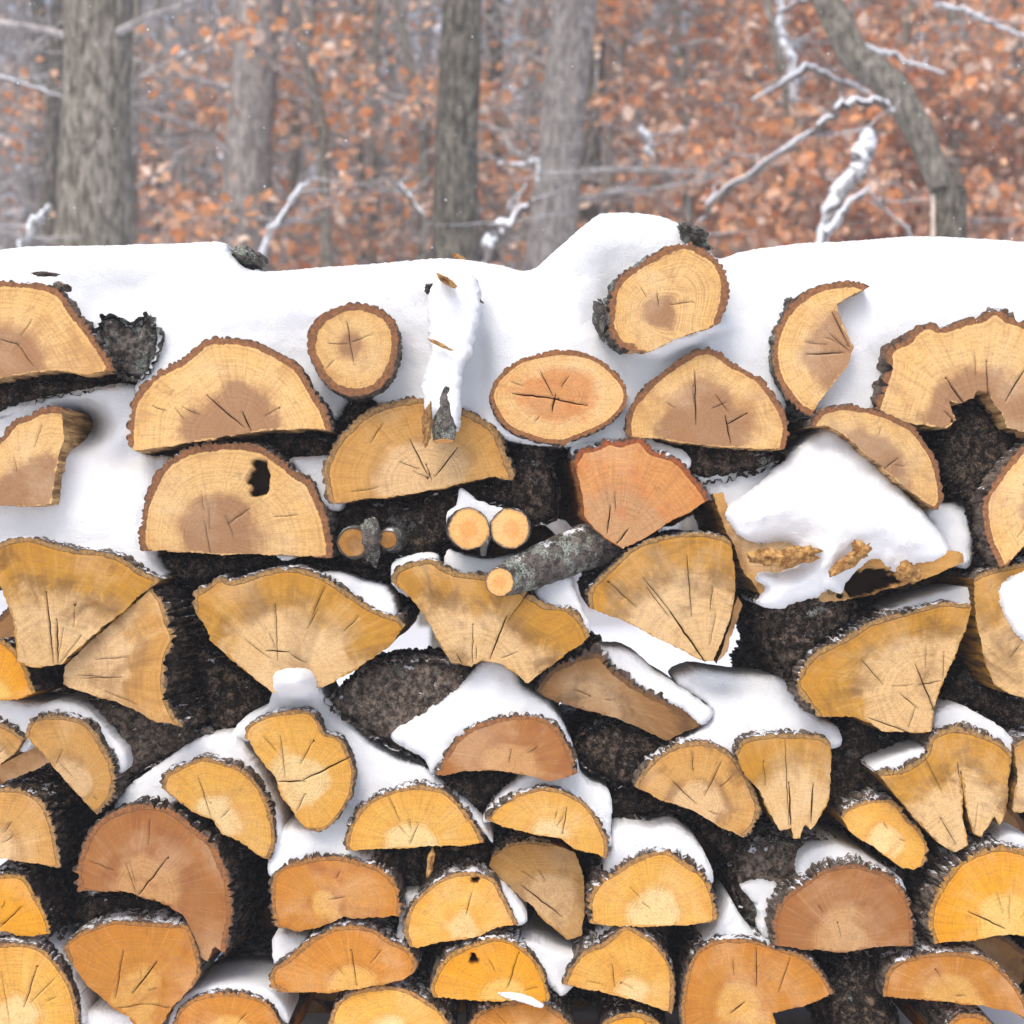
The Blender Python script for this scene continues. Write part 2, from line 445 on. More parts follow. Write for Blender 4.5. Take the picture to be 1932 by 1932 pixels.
    for (x, y) in V2:
        db = dpoly(x, y, bsegs) if bsegs else 60.0
        if bsegs and not inside(x, y, al): db = 0 if db > 0 else 0
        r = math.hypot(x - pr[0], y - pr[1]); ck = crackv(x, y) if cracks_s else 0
        hv = 0
        if hole:
            hx, hy, ra, rb = hole
            hv = 1 - sm(.8, 1.0, math.hypot((x - hx) / ra, (y - hy) / rb) + .5 * noise.noise(Vector((x * .06, y * .06, 1))) + .06 * noise.noise(Vector((x * .3, y * .3, 1))))
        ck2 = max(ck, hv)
        rough = .0012 * noise.noise(Vector((x * .03, y * .03, sd))) + (.0016 * noise.noise(Vector((x * .35, y * .35, sd))) if db < bt else 0)
        if face_bark:
            q = Vector((x * .055, y * .055, sd)); n1 = noise.noise(q); n2 = noise.noise(q * 2.6); dd = min(1, db / 45)
            rough = -.012 * n1 - .010 * n2 - .006 * noise.noise(q * 6) + .035 * (1 - math.sqrt(max(0, 1 - (1 - dd) ** 2)))
            fb.append(1 - sm(.02, .16, abs(n2)))
        V.append(P(x, y, 0, rough + .014 * ck + .05 * hv))
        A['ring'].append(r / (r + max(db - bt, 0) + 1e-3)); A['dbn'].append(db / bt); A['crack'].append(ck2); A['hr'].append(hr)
        an = math.atan2(y - pr[1], x - pr[0])
        pv.append((math.cos(an) * 24, math.sin(an) * 24, r * .010 + sd))
    F = [f if sgn else f for f in F2]
    # face direction: towards the viewer (-y)
    a, b, c = (Vector(V[i]) for i in F[0][:3])
    if (b - a).cross(c - a).y > 0: F = [f[::-1] for f in F]
    # rear cut end
    rv = [P(x, y, L) for (x, y) in outer]; rme = mesh("rear_cut_face", rv, [tuple(range(len(rv)))], False)
    vattr(rme, "sidea", [tuple(c * .55 for c in stainc)] * len(rv)); vattr(rme, "sideb", [tuple(c * .85 for c in sap)] * len(rv))
    link("rear_cut_face", rme, M_SPLIT, root)
    me = mesh("cut_face", V, F)
    for k in A: fattr(me, k, A[k])
    n = len(V)
    for nm, val in (("ringk", ringk), ("stain", stain), ("linek", linek), ("outw", outw)): fattr(me, nm, [val] * n)
    j = rnd.uniform(.88, 1.08)
    for nm, col in (("sapc", sap), ("heartc", heart), ("innerc", inner), ("stainc", stainc)): vattr(me, nm, [tuple(q * .92 * j for q in col)] * n)
    vattr(me, "pv", pv)
    if face_bark: fattr(me, "furrow", fb)
    link("cut_face", me, bmat if face_bark else M_END, root)
    return root
# each: description, colours, bark line (clockwise), split line, pith
log("large tan half log at the far left under the top snow, edged by orange bark", 'A', [(-112,668),(-95,592),(-52,547),(0,531),(59,533),(110,548),(140,587),(176,635),(200,672),(213,697)], [(160,706),(100,699),(49,703),(0,714),(-60,722)], (-5,700), -.02, .5, 12, [(30,645,62,690,1.2),(0,640,35,650,1)], amp=1.1)
log("pale tan wedge at the left edge with an orange split side, snow at its right", 'A', [(-75,905),(-40,850),(0,825),(24,793),(49,784),(80,769),(113,767)], [(117,828),(105,889),(98,950),(60,957),(0,954),(-60,950)], (40,920), .0, .45, 11, ax=(.02,-.01), stain=.3)
log("wide half round log with grey heart, left of the small round log", 'A', [(239,838),(243,778),(256,742),(293,704),(342,678),(383,643),(420,638),(471,643),(504,656),(548,680),(570,700),(597,744),(616,778),(626,815)], [(600,810),(500,812),(400,828),(330,840),(250,851)], (450,815), -.015, .52, 11, [(392,748,460,806,1.6),(458,778,474,812,2.0),(285,765,310,775,.9),(330,770,345,790,.8)], ax=(.02,0), stain=.3, auto=2)
log("small round log ringed by orange bark, highest on the left half of the pile", 'A', [(673,573),(715,582),(745,610),(752,650),(741,700),(712,735),(670,747),(628,735),(598,702),(580,655),(590,612),(628,583)], [], (661,648), -.035, .35, 14, [(655,608,662,655,1.3),(620,648,655,649,1),(665,645,700,633,.9),(661,650,668,688,.9)], L=.38, amp=.6, ringk=.6, auto=1, cat="log", bm=None)
log("brown half log under the snow covered upright stub, cracks fanning from its base", 'T', [(622,950),(612,893),(622,858),(641,825),(683,782),(719,764),(768,752),(820,752),(872,770),(901,783),(938,811),(957,857),(972,895)], [(968,905),(930,900),(900,905),(850,918),(800,929),(740,938),(690,943),(640,949)], (815,905), .005, .55, 12, [(775,832,806,895,1.5),(862,845,822,898,1.5),(805,880,815,905,1.2),(755,872,790,885,1),(700,835,722,800,1)], stain=.35, auto=3)
log("broad half log with a dark rotten knot hole near its upper right edge", 'A', [(263,1038),(262,1005),(268,960),(285,915),(300,885),(340,855),(380,840),(440,836),(490,842),(530,868),(560,890),(588,910),(605,945),(620,985),(626,1020),(627,1052)], [(500,1047),(400,1044),(290,1040)], (395,1015), .0, .45, 13, [(385,985,400,1060,.9),(425,975,440,1010,.8),(520,975,560,972,.7)], hole=(489,903,19,38), stain=.35, auto=3)
log("oval log with an orange star cracked heart at the middle of the top row", 'O', [(1060,662),(1121,673),(1165,708),(1183,739),(1179,768),(1145,802),(1096,824),(1055,837),(1008,830),(962,812),(938,785),(924,753),(930,727),(950,702),(987,677)], [], (1050,750), -.02, .55, 8, [(968,743,1050,752,2.0),(1040,752,1108,765,1.7),(1020,702,1045,750,1.4),(1048,745,1042,775,2.2),(1060,730,1072,712,1)], amp=.8, ringk=.6, stain=.5, auto=2)
log("ringed round log, the topmost one, with its lower edge in snow", 'A', [(1188,662),(1166,653),(1148,620),(1148,587),(1156,543),(1181,512),(1217,487),(1262,463),(1300,457),(1344,479),(1360,499),(1374,534),(1371,573),(1358,610)], [(1339,620),(1303,630),(1266,645),(1225,665)], (1240,592), -.03, .3, 13, [(1240,552,1243,575,1.1),(1265,575,1305,570,.9)], ringk=1.0, amp=1.1, stain=.25, bm=M_BARKL, auto=1, ax=(-.05,.01))
log("peaked half log with a purple stained heart, beside the oval log", 'A', [(1182,820),(1184,782),(1205,745),(1245,705),(1290,672),(1322,658),(1352,660),(1385,685),(1415,700),(1440,720),(1465,755),(1482,790),(1485,820),(1478,848)], [(1440,848),(1360,843),(1290,835),(1250,828),(1195,827)], (1312,795), -.01, .62, 11, [(1312,700,1313,800,1.6),(1350,745,1372,775,1.2),(1372,800,1405,782,1.5),(1368,785,1378,835,1.7),(1345,770,1368,760,1)], amp=.9, ringk=.6, stain=.5)
log("crescent shaped split log standing on edge with snow filling its right side", 'A', [(1530,785),(1500,765),(1470,722),(1457,680),(1460,640),(1474,600),(1500,567),(1530,546),(1575,533),(1612,531),(1640,541)], [(1610,556),(1578,575),(1590,610),(1597,632),(1612,655),(1600,690),(1560,740),(1537,775)], (1600,655), -.01, .62, 12, [(1525,668,1590,665,1.6),(1570,590,1600,650,1.6),(1565,630,1603,662,1.4)], bm=M_BARKL, amp=.9, stain=.3, auto=2)
log("very large half log at the right with a blackened hollow centre and lumpy bark", 'A', [(1646,772),(1661,729),(1670,695),(1672,662),(1709,640),(1716,628),(1745,612),(1778,617),(1827,602),(1852,598),(1877,582),(1907,598),(1932,607),(1990,640),(2040,700),(2060,780)], [(2060,812),(1960,806),(1930,816),(1902,806),(1890,778),(1876,766),(1868,742),(1845,738),(1838,752),(1812,762),(1792,756),(1797,775),(1803,792),(1785,808),(1730,800),(1690,795)], (1850,800), -.01, .55, 11, [(1785,715,1822,765,2.2),(1862,685,1866,745,1.7),(1900,755,1940,690,1.7),(1780,775,1800,795,1.2)], amp=2.2, wav=.02, stain=.3, auto=1)
log("thin curved tan log leaning on the right side of the big snow mound", 'A', [(1528,805),(1545,778),(1580,766),(1625,768),(1680,785),(1720,805),(1745,835),(1765,865),(1776,900),(1781,940),(1772,962)], [(1750,950),(1720,930),(1690,905),(1640,862),(1600,827),(1565,805)], (1640,870), -.03, .62, 9, [(1668,885,1695,865,1.1)], amp=.9, stain=.4, auto=2)
log("dark barked log stub filling the hollow below the large hollow log", 'K', [(1775,880),(1790,800),(1815,772),(1850,757),(1885,790),(1915,818),(1950,870),(1955,950),(1930,1030),(1890,1070),(1850,1060),(1840,1000),(1810,930)], [], (1860,930), .035, .5, 12, bm=M_BARKD, face_bark=True, amp=2., auto=0, L=.34)
log("tan pointed log cut by the right edge, its tip pointing down", 'A', [(1886,1070),(1868,1032),(1856,985),(1860,935),(1885,895),(1915,858),(1940,838),(1985,822)], [(2010,940),(1960,1000),(1925,1035),(1900,1066)], (1985,930), -.02, .5, 11, amp=1., ax=(-.05,0))
log("salmon coloured wedge with scalloped bark below the oval log", 'G', [(1082,868),(1094,848),(1121,843),(1150,829),(1170,834),(1206,826),(1232,850),(1274,862),(1303,891),(1325,918),(1340,942)], [(1303,967),(1269,982),(1213,1018),(1176,1035),(1150,1020),(1121,999),(1104,974),(1097,926)], (1165,1030), -.015, .6, 10, [(1152,955,1146,1005,1.6),(1185,1000,1168,1022,1.8)], amp=1.8, wav=.014, stain=.4, auto=1, ax=(-.06,0))
log("triangular ochre wedge in the middle, split by a long diagonal crack", 'B', [(1112,1148),(1112,1112),(1150,1072),(1200,1028),(1250,1012),(1310,1004),(1355,1010),(1378,1020)], [(1384,1060),(1388,1110),(1380,1160),(1362,1210),(1346,1246),(1330,1250),(1290,1228),(1240,1205),(1180,1172)], (1332,1255), -.005, .72, 8, [(1215,1092,1270,1160,1.2),(1265,1155,1330,1248,2.4),(1296,1050,1305,1160,1.4),(1345,1110,1340,1150,1.2),(1150,1100,1200,1145,1)], stain=.6, auto=2)
log("narrow wood sliver split off the right side of the triangular ochre wedge", 'K', [], [(1392,1125),(1402,1140),(1388,1180),(1368,1235),(1352,1252),(1364,1215),(1382,1165)], (1345,1250), .0, .6, 8, auto=0, L=.3)
log("mustard yellow wedge in the centre under the small stick ends", 'B', [(738,1098),(745,1075),(775,1062),(812,1052),(835,1068),(870,1080),(915,1085),(960,1092),(1000,1122),(1035,1140),(1070,1145),(1100,1172),(1113,1200)], [(1100,1215),(1060,1240),(1020,1270),(994,1293),(975,1272),(950,1255),(905,1245),(890,1257),(850,1252),(835,1225),(805,1170),(770,1125)], (900,1262), -.01, .66, 10, [(955,1165,925,1242,1.8),(892,1180,891,1250,1.1),(862,1235,876,1260,1.2),(1010,1095,960,1170,.9)], amp=1.2, stain=.75)
log("broad fan shaped wedge with amber rim left of centre", 'B', [(366,1146),(365,1120),(390,1106),(415,1088),(440,1096),(500,1077),(560,1072),(610,1088),(650,1112),(690,1140),(720,1155),(752,1166),(764,1180)], [(745,1212),(700,1245),(650,1275),(610,1298),(560,1302),(515,1308),(450,1255),(395,1207),(385,1180)], (540,1265), -.015, .6, 9, [(520,1140,524,1245,1.2),(600,1150,580,1185,1),(505,1228,545,1230,1.6),(550,1235,575,1250,1.3),(612,1110,590,1160,1),(650,1190,675,1165,.8)], stain=.5, ringk=.25)
log("ochre fan shaped wedge at the left edge with two vertical cracks", 'B', [(-45,1070),(0,1025),(49,1014),(85,1022),(137,1036),(195,1041),(227,1052),(269,1080),(305,1093)], [(281,1109),(210,1170),(146,1227),(118,1255),(60,1256),(38,1247),(32,1185),(4,1105)], (108,1262), -.02, .62, 9, [(88,1120,104,1250,2.2),(109,1170,112,1252,2.4),(142,1145,140,1180,.8)], stain=.75)
log("ochre wedge leaning right with its thick black bark turned to the gap", 'T', [(286,1108),(303,1128),(318,1170),(330,1205),(316,1240),(311,1290),(325,1340),(350,1372)], [(300,1362),(220,1325),(130,1300),(117,1290),(120,1258),(150,1228),(210,1176),(265,1126)], (118,1272), -.01, .7, 8, [(150,1280,230,1278,.9),(180,1245,240,1240,.7)], stain=.6, ax=(.20,.0), amp=2.2, bm=M_BARKD, L=.44)
log("small amber log end low at the left edge beside a tan wedge point", 'F', [(-40,1215),(0,1208),(30,1228),(48,1255),(62,1290),(70,1305)], [(45,1318),(0,1320),(-40,1312)], (-10,1315), .0, .45, 8, bm=M_BARKD)
log("tan slab end peeking in at the left edge above the grey barked log", 'T', [(-40,1352),(0,1362),(28,1380),(45,1393)], [(24,1425),(0,1445),(-40,1452)], (-20,1430), .0, .5, 7)
log("tan slab leaning to the right with toothed bark and snow behind it", 'T', [(47,1388),(55,1362),(78,1350),(104,1350),(130,1352),(160,1362),(182,1385),(200,1415),(212,1440),(220,1470),(213,1500),(197,1525),(184,1536)], [(150,1500),(110,1457),(75,1412)], (150,1480), -.01, .45, 9, [(108,1440,118,1415,.8)], amp=1.4, wav=.008, stain=.5, ax=(.05,.0))
log("tan log at the left edge with rough dark bark on its right", 'T', [(-45,1500),(0,1488),(45,1492),(78,1512),(98,1550),(108,1590),(118,1635)], [(80,1630),(0,1618),(-50,1612)], (-10,1600), -.005, .4, 9, bm=M_BARKD, amp=1.5, stain=.5, ax=(.08,0))
log("large brown half log lower left with a torn splinter at its lower tip", 'E', [(148,1682),(146,1640),(165,1580),(190,1545),(235,1520),(275,1514),(325,1525),(374,1562),(407,1597),(430,1655),(438,1718),(430,1770),(424,1805)], [(402,1788),(388,1818),(374,1806),(360,1752),(343,1729),(319,1709),(237,1683),(165,1677)], (262,1690), -.015, .5, 12, [(262,1688,315,1620,1.6),(240,1630,258,1688,1.2),(285,1545,282,1590,.8),(175,1625,215,1640,.9)], stain=.5, bm=M_BARKD, amp=1.5, ax=(.06,0))
log("golden crescent log with a pale heart, between the brown and the notched log", 'C', [(308,1485),(316,1458),(350,1440),(385,1428),(420,1437),(460,1452),(492,1490),(512,1540),(518,1590),(507,1625)], [(495,1622),(450,1587),(418,1575),(403,1545),(375,1535),(340,1508)], (415,1545), -.005, .4, 8, [(375,1465,398,1540,1.4)], amp=1.1, stain=.4)
log("upright golden half log with a notched right edge and crossing cracks", 'C', [(462,1392),(470,1368),(510,1347),(575,1340),(600,1356),(612,1382),(640,1392),(658,1420),(668,1455),(662,1500),(640,1540),(610,1567),(585,1569)], [(560,1545),(530,1500),(520,1470),(490,1432)], (572,1475), -.015, .5, 6, [(662,1428,572,1472,1.9),(575,1474,526,1475,1.9),(530,1390,538,1465,1.1),(590,1400,568,1440,1),(575,1500,560,1530,.9)], amp=.8, stain=.3, auto=1)
log("wide golden half log under the sloping snow left of centre", 'C', [(653,1602),(656,1570),(680,1524),(720,1497),(780,1482),(830,1488),(860,1510),(890,1545),(905,1572),(914,1592)], [(870,1598),(800,1598),(700,1603)], (780,1590), -.01, .4, 8, [(735,1505,755,1550,.9),(775,1590,790,1555,.8)], amp=1.3, wav=.008, stain=.4)
log("reddish brown half log capped by the peaked snow cone in the centre", 'E', [(820,1464),(840,1425),(870,1385),(910,1363),(960,1352),(1010,1350),(1045,1365),(1070,1400),(1085,1440),(1089,1456)], [(1060,1468),(1030,1470),(985,1461),(930,1453),(870,1458),(832,1466)], (960,1440), -.01, .45, 9, amp=1.2, stain=.4)
log("pale yellow half log with a snow cap, right of centre", 'C', [(915,1546),(940,1517),(985,1494),(1030,1485),(1070,1495),(1110,1520),(1135,1558),(1147,1592),(1143,1620)], [(1125,1612),(1080,1600),(1060,1582),(1000,1573),(950,1560)], (1040,1575), -.02, .35, 8, [(1070,1525,1062,1570,1.2)], stain=.2, amp=1.)
log("set back dull tan block tucked under the pale yellow half log", 'T', [(930,1612),(960,1594),(1000,1588),(1040,1592)], [(1085,1608),(1100,1650),(1104,1700),(1096,1762),(1072,1771),(1040,1745),(990,1700),(960,1672),(920,1635)], (1040,1680), .05, .4, 6, [(985,1672,1060,1728,1.8)], stain=.5, L=.4)
log("dull brown split log lying askew with its rough underside showing and snow along its back", 'K', [(1010,1302),(1040,1262),(1085,1240),(1130,1232),(1160,1262),(1200,1292),(1250,1318),(1300,1340),(1338,1335)], [(1325,1370),(1255,1398),(1200,1370),(1130,1345),(1050,1325)], (1130,1320), .03, .5, 10, amp=2.2, stain=.7, wav=.012)
log("brown streaked half log below the askew split log", 'T', [(1196,1482),(1215,1450),(1250,1420),(1290,1402),(1340,1402),(1375,1420),(1402,1450),(1422,1490),(1434,1530),(1422,1560),(1402,1580)], [(1360,1560),(1300,1527),(1240,1505)], (1315,1522), -.005, .45, 8, [(1330,1500,1362,1440,1.3),(1270,1475,1312,1515,1.2),(1308,1425,1308,1450,1)], stain=.85, amp=1.2)
log("flat topped ochre wedge pointing down with open cracks at its tip", 'B', [(1386,1420),(1400,1398),(1430,1388),(1500,1386),(1545,1390),(1569,1402)], [(1570,1450),(1566,1500),(1545,1545),(1528,1568),(1520,1552),(1508,1580),(1495,1582),(1490,1562),(1470,1570),(1450,1530),(1430,1490),(1402,1452)], (1500,1610), -.015, .72, 8, [(1483,1400,1488,1560,1.2),(1489,1480,1492,1565,2.2),(1535,1480,1530,1550,2.2),(1440,1440,1445,1480,.8)], stain=.35, auto=0, ringk=.2)
log("forked ochre wedge at the right with a deep dark split from its tip", 'B', [(1648,1452),(1690,1450),(1722,1440),(1747,1420),(1755,1395),(1778,1378),(1820,1374),(1860,1388),(1890,1402),(1913,1422)], [(1906,1470),(1900,1530),(1888,1560),(1876,1540),(1852,1578),(1838,1573),(1826,1540),(1813,1455),(1815,1540),(1824,1592),(1800,1607),(1770,1590),(1720,1540),(1680,1490)], (1830,1620), -.005, .68, 9, [(1745,1430,1775,1490,.9),(1775,1545,1800,1590,1.3),(1808,1440,1812,1470,1.6)], amp=1.5, stain=.8, auto=1)
log("small golden log wedged under the forked wedge", 'C', [(1586,1540),(1604,1522),(1650,1510),(1690,1515),(1712,1545),(1735,1565),(1752,1600),(1742,1632)], [(1725,1641),(1700,1635),(1650,1600),(1605,1572)], (1680,1580), .01, .4, 6, stain=.4, amp=1.2)
log("big ochre wedge at the right with a pale cracked heart", 'B', [(1541,1352),(1520,1325),(1502,1300),(1503,1274),(1535,1232),(1597,1200),(1641,1172),(1704,1154),(1777,1136),(1826,1138)], [(1836,1144),(1807,1230),(1775,1298),(1763,1340),(1758,1381),(1728,1383),(1663,1381),(1640,1362),(1611,1352)], (1748,1290), -.01, .62, 10, [(1728,1255,1768,1350,1.9),(1700,1310,1730,1335,1.3),(1640,1355,1715,1382,1.4),(1625,1245,1665,1290,1.2),(1782,1230,1780,1285,1.2),(1735,1293,1775,1285,1.4),(1716,1370,1728,1335,1.4)], stain=.6, ax=(-.14,0), amp=1.5)
log("ragged rotten log carrying the big snow mound on the right", 'T', [], [(1346,932),(1366,928),(1378,975),(1395,1005),(1440,1012),(1500,1008),(1560,1020),(1620,1002),(1665,1035),(1720,1045),(1780,1040),(1812,1042),(1815,1060),(1760,1085),(1700,1105),(1650,1120),(1600,1130),(1540,1140),(1480,1138),(1440,1128),(1408,1085),(1380,1020)], (1500,1070), -.005, .6, 8, auto=5, hole=(1632,1098,66,27), stain=.9, L=.40, cat="log")
log("crumbling black barked log end below the big snow mound", 'K', [(1432,1130),(1460,1110),(1510,1105),(1560,1118),(1610,1140),(1600,1180),(1560,1210),(1535,1232),(1508,1262),(1490,1285),(1465,1250),(1445,1190)], [], (1520,1180), .0, .5, 8, bm=M_BARKD, face_bark=True, amp=2., auto=0)
log("yellow wedge at the right edge with a clump of snow on its face", 'B', [(1840,1092),(1860,1080),(1932,1062),(1990,1052)], [(2000,1200),(1965,1322),(1905,1310),(1873,1290),(1855,1235),(1842,1170)], (1950,1320), -.01, .7, 8, [(1905,1240,1925,1215,1)], stain=.6)
log("sliver of tan log low at the right edge beside the forked wedge", 'T', [(1912,1405),(1940,1390),(1980,1385)], [(2000,1500),(1932,1535),(1912,1530),(1918,1470)], (1960,1520), .0, .6, 7)
log("deep yellow half log low at the right edge", 'F', [(1764,1783),(1752,1742),(1768,1685),(1800,1637),(1828,1615),(1875,1597),(1934,1603),(1990,1640),(2030,1700),(2040,1745)], [(1980,1762),(1883,1766),(1839,1775)], (1905,1750), -.02, .42, 11, [(1830,1722,1895,1752,1.6),(1905,1690,1905,1740,.9),(1925,1730,1945,1705,.8)], amp=1.8, wav=.009, stain=.3)
log("reddish brown half log with toothed bark, lower right", 'E', [(1459,1782),(1458,1729),(1478,1690),(1509,1668),(1547,1641),(1597,1629),(1632,1634),(1681,1652),(1707,1685),(1722,1718),(1726,1760),(1727,1788)], [(1641,1790),(1597,1798),(1553,1794),(1516,1790)], (1590,1775), -.015, .45, 9, amp=1.7, wav=.008, stain=.4)
log("orange half log in the lowest row at the right", 'D', [(1668,1884),(1672,1850),(1690,1820),(1740,1802),(1800,1796),(1860,1805),(1900,1840),(1930,1880),(1946,1925)], [(1900,1905),(1830,1895),(1750,1888)], (1800,1880), -.01, .5, 8, stain=.3)
log("large orange log with two small dark pits, bottom right of centre", 'D', [(1290,1960),(1284,1905),(1290,1861),(1303,1813),(1330,1783),(1369,1772),(1415,1773),(1473,1790),(1517,1804),(1550,1834),(1574,1875)], [(1545,1888),(1506,1900),(1457,1911),(1470,1960),(1400,2020),(1330,2010)], (1385,1892), -.02, .35, 8, [(1428,1790,1428,1860,1.4),(1492,1810,1470,1870,1.3),(1380,1910,1405,1890,2.0)], stain=.3, amp=.9)
log("pale gold half log with a peaked snow cap and brown ringed heart", 'C', [(1111,1742),(1111,1696),(1130,1663),(1163,1641),(1198,1619),(1233,1606),(1262,1606),(1290,1624),(1323,1645),(1341,1674),(1352,1707),(1354,1735)], [(1308,1744),(1220,1749),(1150,1748)], (1233,1720), -.02, .45, 9, amp=1.5, stain=.35, ringk=.6)
log("golden half log with a small knot under its rim, lower centre", 'C', [(772,1785),(762,1755),(770,1718),(790,1690),(821,1663),(860,1646),(895,1646),(931,1658),(953,1696),(970,1728),(978,1746)], [(931,1751),(895,1771),(827,1777),(790,1790)], (870,1755), -.01, .3, 8, hole=(897,1660,7,6), stain=.35, amp=1.)
log("golden half log with a white sliver of snow across its face, bottom centre", 'F', [(818,1884),(812,1868),(821,1839),(847,1803),(887,1783),(935,1770),(975,1779),(1008,1806),(1027,1839),(1038,1868),(1036,1886)], [(1019,1889),(940,1888),(860,1887)], (960,1875), -.02, .35, 8, [(978,1800,958,1862,1.2)], hole=(894,1812,8,10), stain=.3, amp=1.)
log("golden wedge sloping down to the right in the bottom row, snow on its peak", 'C', [(1060,1856),(1080,1817),(1106,1790),(1139,1775),(1176,1748),(1198,1752),(1237,1779),(1262,1812),(1272,1839),(1273,1883),(1268,1916)], [(1255,1910),(1220,1896),(1176,1883),(1132,1869)], (1200,1870), -.015, .3, 8, [(1155,1820,1160,1860,.9)], stain=.3, amp=1.1)
log("boxy orange brown log with a fringed top edge, lower left of centre", 'D', [(517,1749),(511,1707),(511,1663),(528,1640),(566,1624),(630,1615),(674,1624),(718,1637),(746,1661),(757,1692),(755,1727)], [(685,1730),(652,1731),(608,1749),(570,1756)], (610,1700), -.005, .3, 9, stain=.7, amp=1.5, wav=.008)
log("bright orange half log below the boxy log", 'D', [(532,1871),(511,1858),(515,1825),(540,1808),(570,1782),(608,1758),(652,1746),(702,1752),(733,1773),(772,1793),(787,1820),(782,1836)], [(762,1850),(707,1861),(663,1870),(600,1872)], (665,1860), -.02, .32, 9, [(664,1795,672,1855,1.3)], stain=.3, amp=1.)
log("pale gold rounded log cut by the bottom edge, left of centre", 'C', [(615,1960),(619,1930),(632,1894),(663,1872),(729,1861),(773,1869),(805,1888),(840,1915),(860,1955)], [(855,2000),(740,2005),(625,2000)], (735,1950), -.01, .4, 8, stain=.3)
log("orange rounded log with a thin snow rim at the bottom edge", 'D', [(325,1958),(328,1925),(345,1897),(378,1878),(420,1871),(470,1876),(510,1896),(530,1930),(535,1965)], [(530,2000),(425,2008),(330,2000)], (430,1950), -.01, .4, 8, stain=.3)
log("salmon brown log top showing at the bottom edge near the middle", 'D', [(880,1960),(888,1930),(910,1907),(960,1891),(1010,1889),(1050,1906),(1080,1935),(1092,1965)], [(1090,2000),(985,2005),(885,2000)], (985,1960), .0, .4, 8, stain=.5)
log("small yellow log top under the sloping golden wedge at the bottom edge", 'F', [(1130,1960),(1138,1932),(1162,1915),(1200,1910),(1240,1925),(1262,1960)], [(1260,2000),(1195,2004),(1135,2000)], (1195,1960), .0, .4, 10, bm=M_BARKD)
log("orange log top at the bottom edge under the lowest right log", 'D', [(1780,1962),(1790,1932),(1812,1914),(1850,1914),(1872,1932),(1885,1962)], [(1880,2000),(1830,2003),(1785,2000)], (1830,1960), .0, .4, 9)
log("orange gold round with a ragged top, lowest row at the left", 'D', [(132,1812),(122,1785),(141,1767),(176,1750),(215,1739),(253,1741),(308,1745),(350,1748),(363,1773),(374,1806),(377,1839),(369,1856)], [(330,1894),(308,1932),(275,1950),(242,1915),(198,1885),(158,1847)], (270,1870), -.015, .35, 7, [(233,1795,220,1880,1.4),(296,1815,252,1872,1.6),(222,1900,275,1893,1.3),(280,1893,330,1902,1.1)], stain=.4, amp=.9)
log("pale gold half log in the bottom left corner with a snow rim", 'C', [(-60,1830),(-22,1788),(0,1777),(55,1779),(88,1795),(114,1828),(132,1861),(143,1900),(147,1945)], [(120,1962),(50,1948),(0,1945),(-60,1950)], (30,1920), -.02, .3, 8, [(70,1825,45,1900,1.5),(5,1830,18,1930,1.),(100,1850,60,1890,.7)], stain=.25, amp=1.)
log("saturated yellow log end at the left edge above the corner log", 'F', [(-45,1665),(0,1651),(40,1653),(60,1675),(78,1706),(93,1740),(98,1760)], [(60,1765),(0,1756),(-50,1752)], (-10,1750), -.01, .2, 8, [(0,1750,40,1712,1.2)], bm=M_BARKD, stain=.25, amp=1.2)
log("dark bark covered log top low at the right, between the orange logs", 'K', [(1560,1880),(1568,1840),(1600,1812),(1640,1808),(1668,1840),(1672,1880),(1700,1930),(1690,1990),(1640,2000),(1575,1990)], [], (1620,1900), .05, .5, 9, bm=M_BARKD, face_bark=True, amp=1.8, auto=0, L=.34)
# dark logs seen by their bark, set back in the gaps
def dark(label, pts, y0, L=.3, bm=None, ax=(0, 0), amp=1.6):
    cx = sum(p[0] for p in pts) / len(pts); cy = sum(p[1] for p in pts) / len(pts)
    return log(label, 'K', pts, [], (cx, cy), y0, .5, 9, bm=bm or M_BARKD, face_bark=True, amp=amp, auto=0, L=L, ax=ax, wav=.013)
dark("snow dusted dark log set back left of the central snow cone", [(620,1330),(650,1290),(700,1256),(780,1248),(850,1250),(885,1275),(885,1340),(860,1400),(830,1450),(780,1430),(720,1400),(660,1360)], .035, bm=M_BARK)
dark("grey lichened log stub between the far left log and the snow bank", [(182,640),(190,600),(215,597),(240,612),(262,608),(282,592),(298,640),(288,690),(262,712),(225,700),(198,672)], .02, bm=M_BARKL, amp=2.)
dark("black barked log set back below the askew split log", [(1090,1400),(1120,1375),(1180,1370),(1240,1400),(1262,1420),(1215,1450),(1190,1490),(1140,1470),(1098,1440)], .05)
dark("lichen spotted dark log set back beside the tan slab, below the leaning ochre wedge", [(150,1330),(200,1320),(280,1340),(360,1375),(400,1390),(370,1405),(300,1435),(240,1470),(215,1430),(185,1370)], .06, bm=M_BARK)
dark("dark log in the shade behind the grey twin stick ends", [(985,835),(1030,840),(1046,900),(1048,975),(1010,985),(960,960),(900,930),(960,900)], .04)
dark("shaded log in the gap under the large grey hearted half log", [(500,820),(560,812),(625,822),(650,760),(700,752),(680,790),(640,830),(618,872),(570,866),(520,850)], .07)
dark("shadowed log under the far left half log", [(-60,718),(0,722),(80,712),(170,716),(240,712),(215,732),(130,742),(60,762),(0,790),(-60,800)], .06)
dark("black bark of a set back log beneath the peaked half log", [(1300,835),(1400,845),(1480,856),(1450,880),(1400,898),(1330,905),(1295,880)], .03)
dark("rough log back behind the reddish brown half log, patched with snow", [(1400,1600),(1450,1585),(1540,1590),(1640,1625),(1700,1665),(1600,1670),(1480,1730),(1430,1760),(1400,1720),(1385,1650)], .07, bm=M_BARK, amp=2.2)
dark("shaded log back between the brown half log and the orange gold round", [(150,1700),(240,1690),(320,1715),(350,1745),(250,1740),(170,1752),(130,1740)], .08)
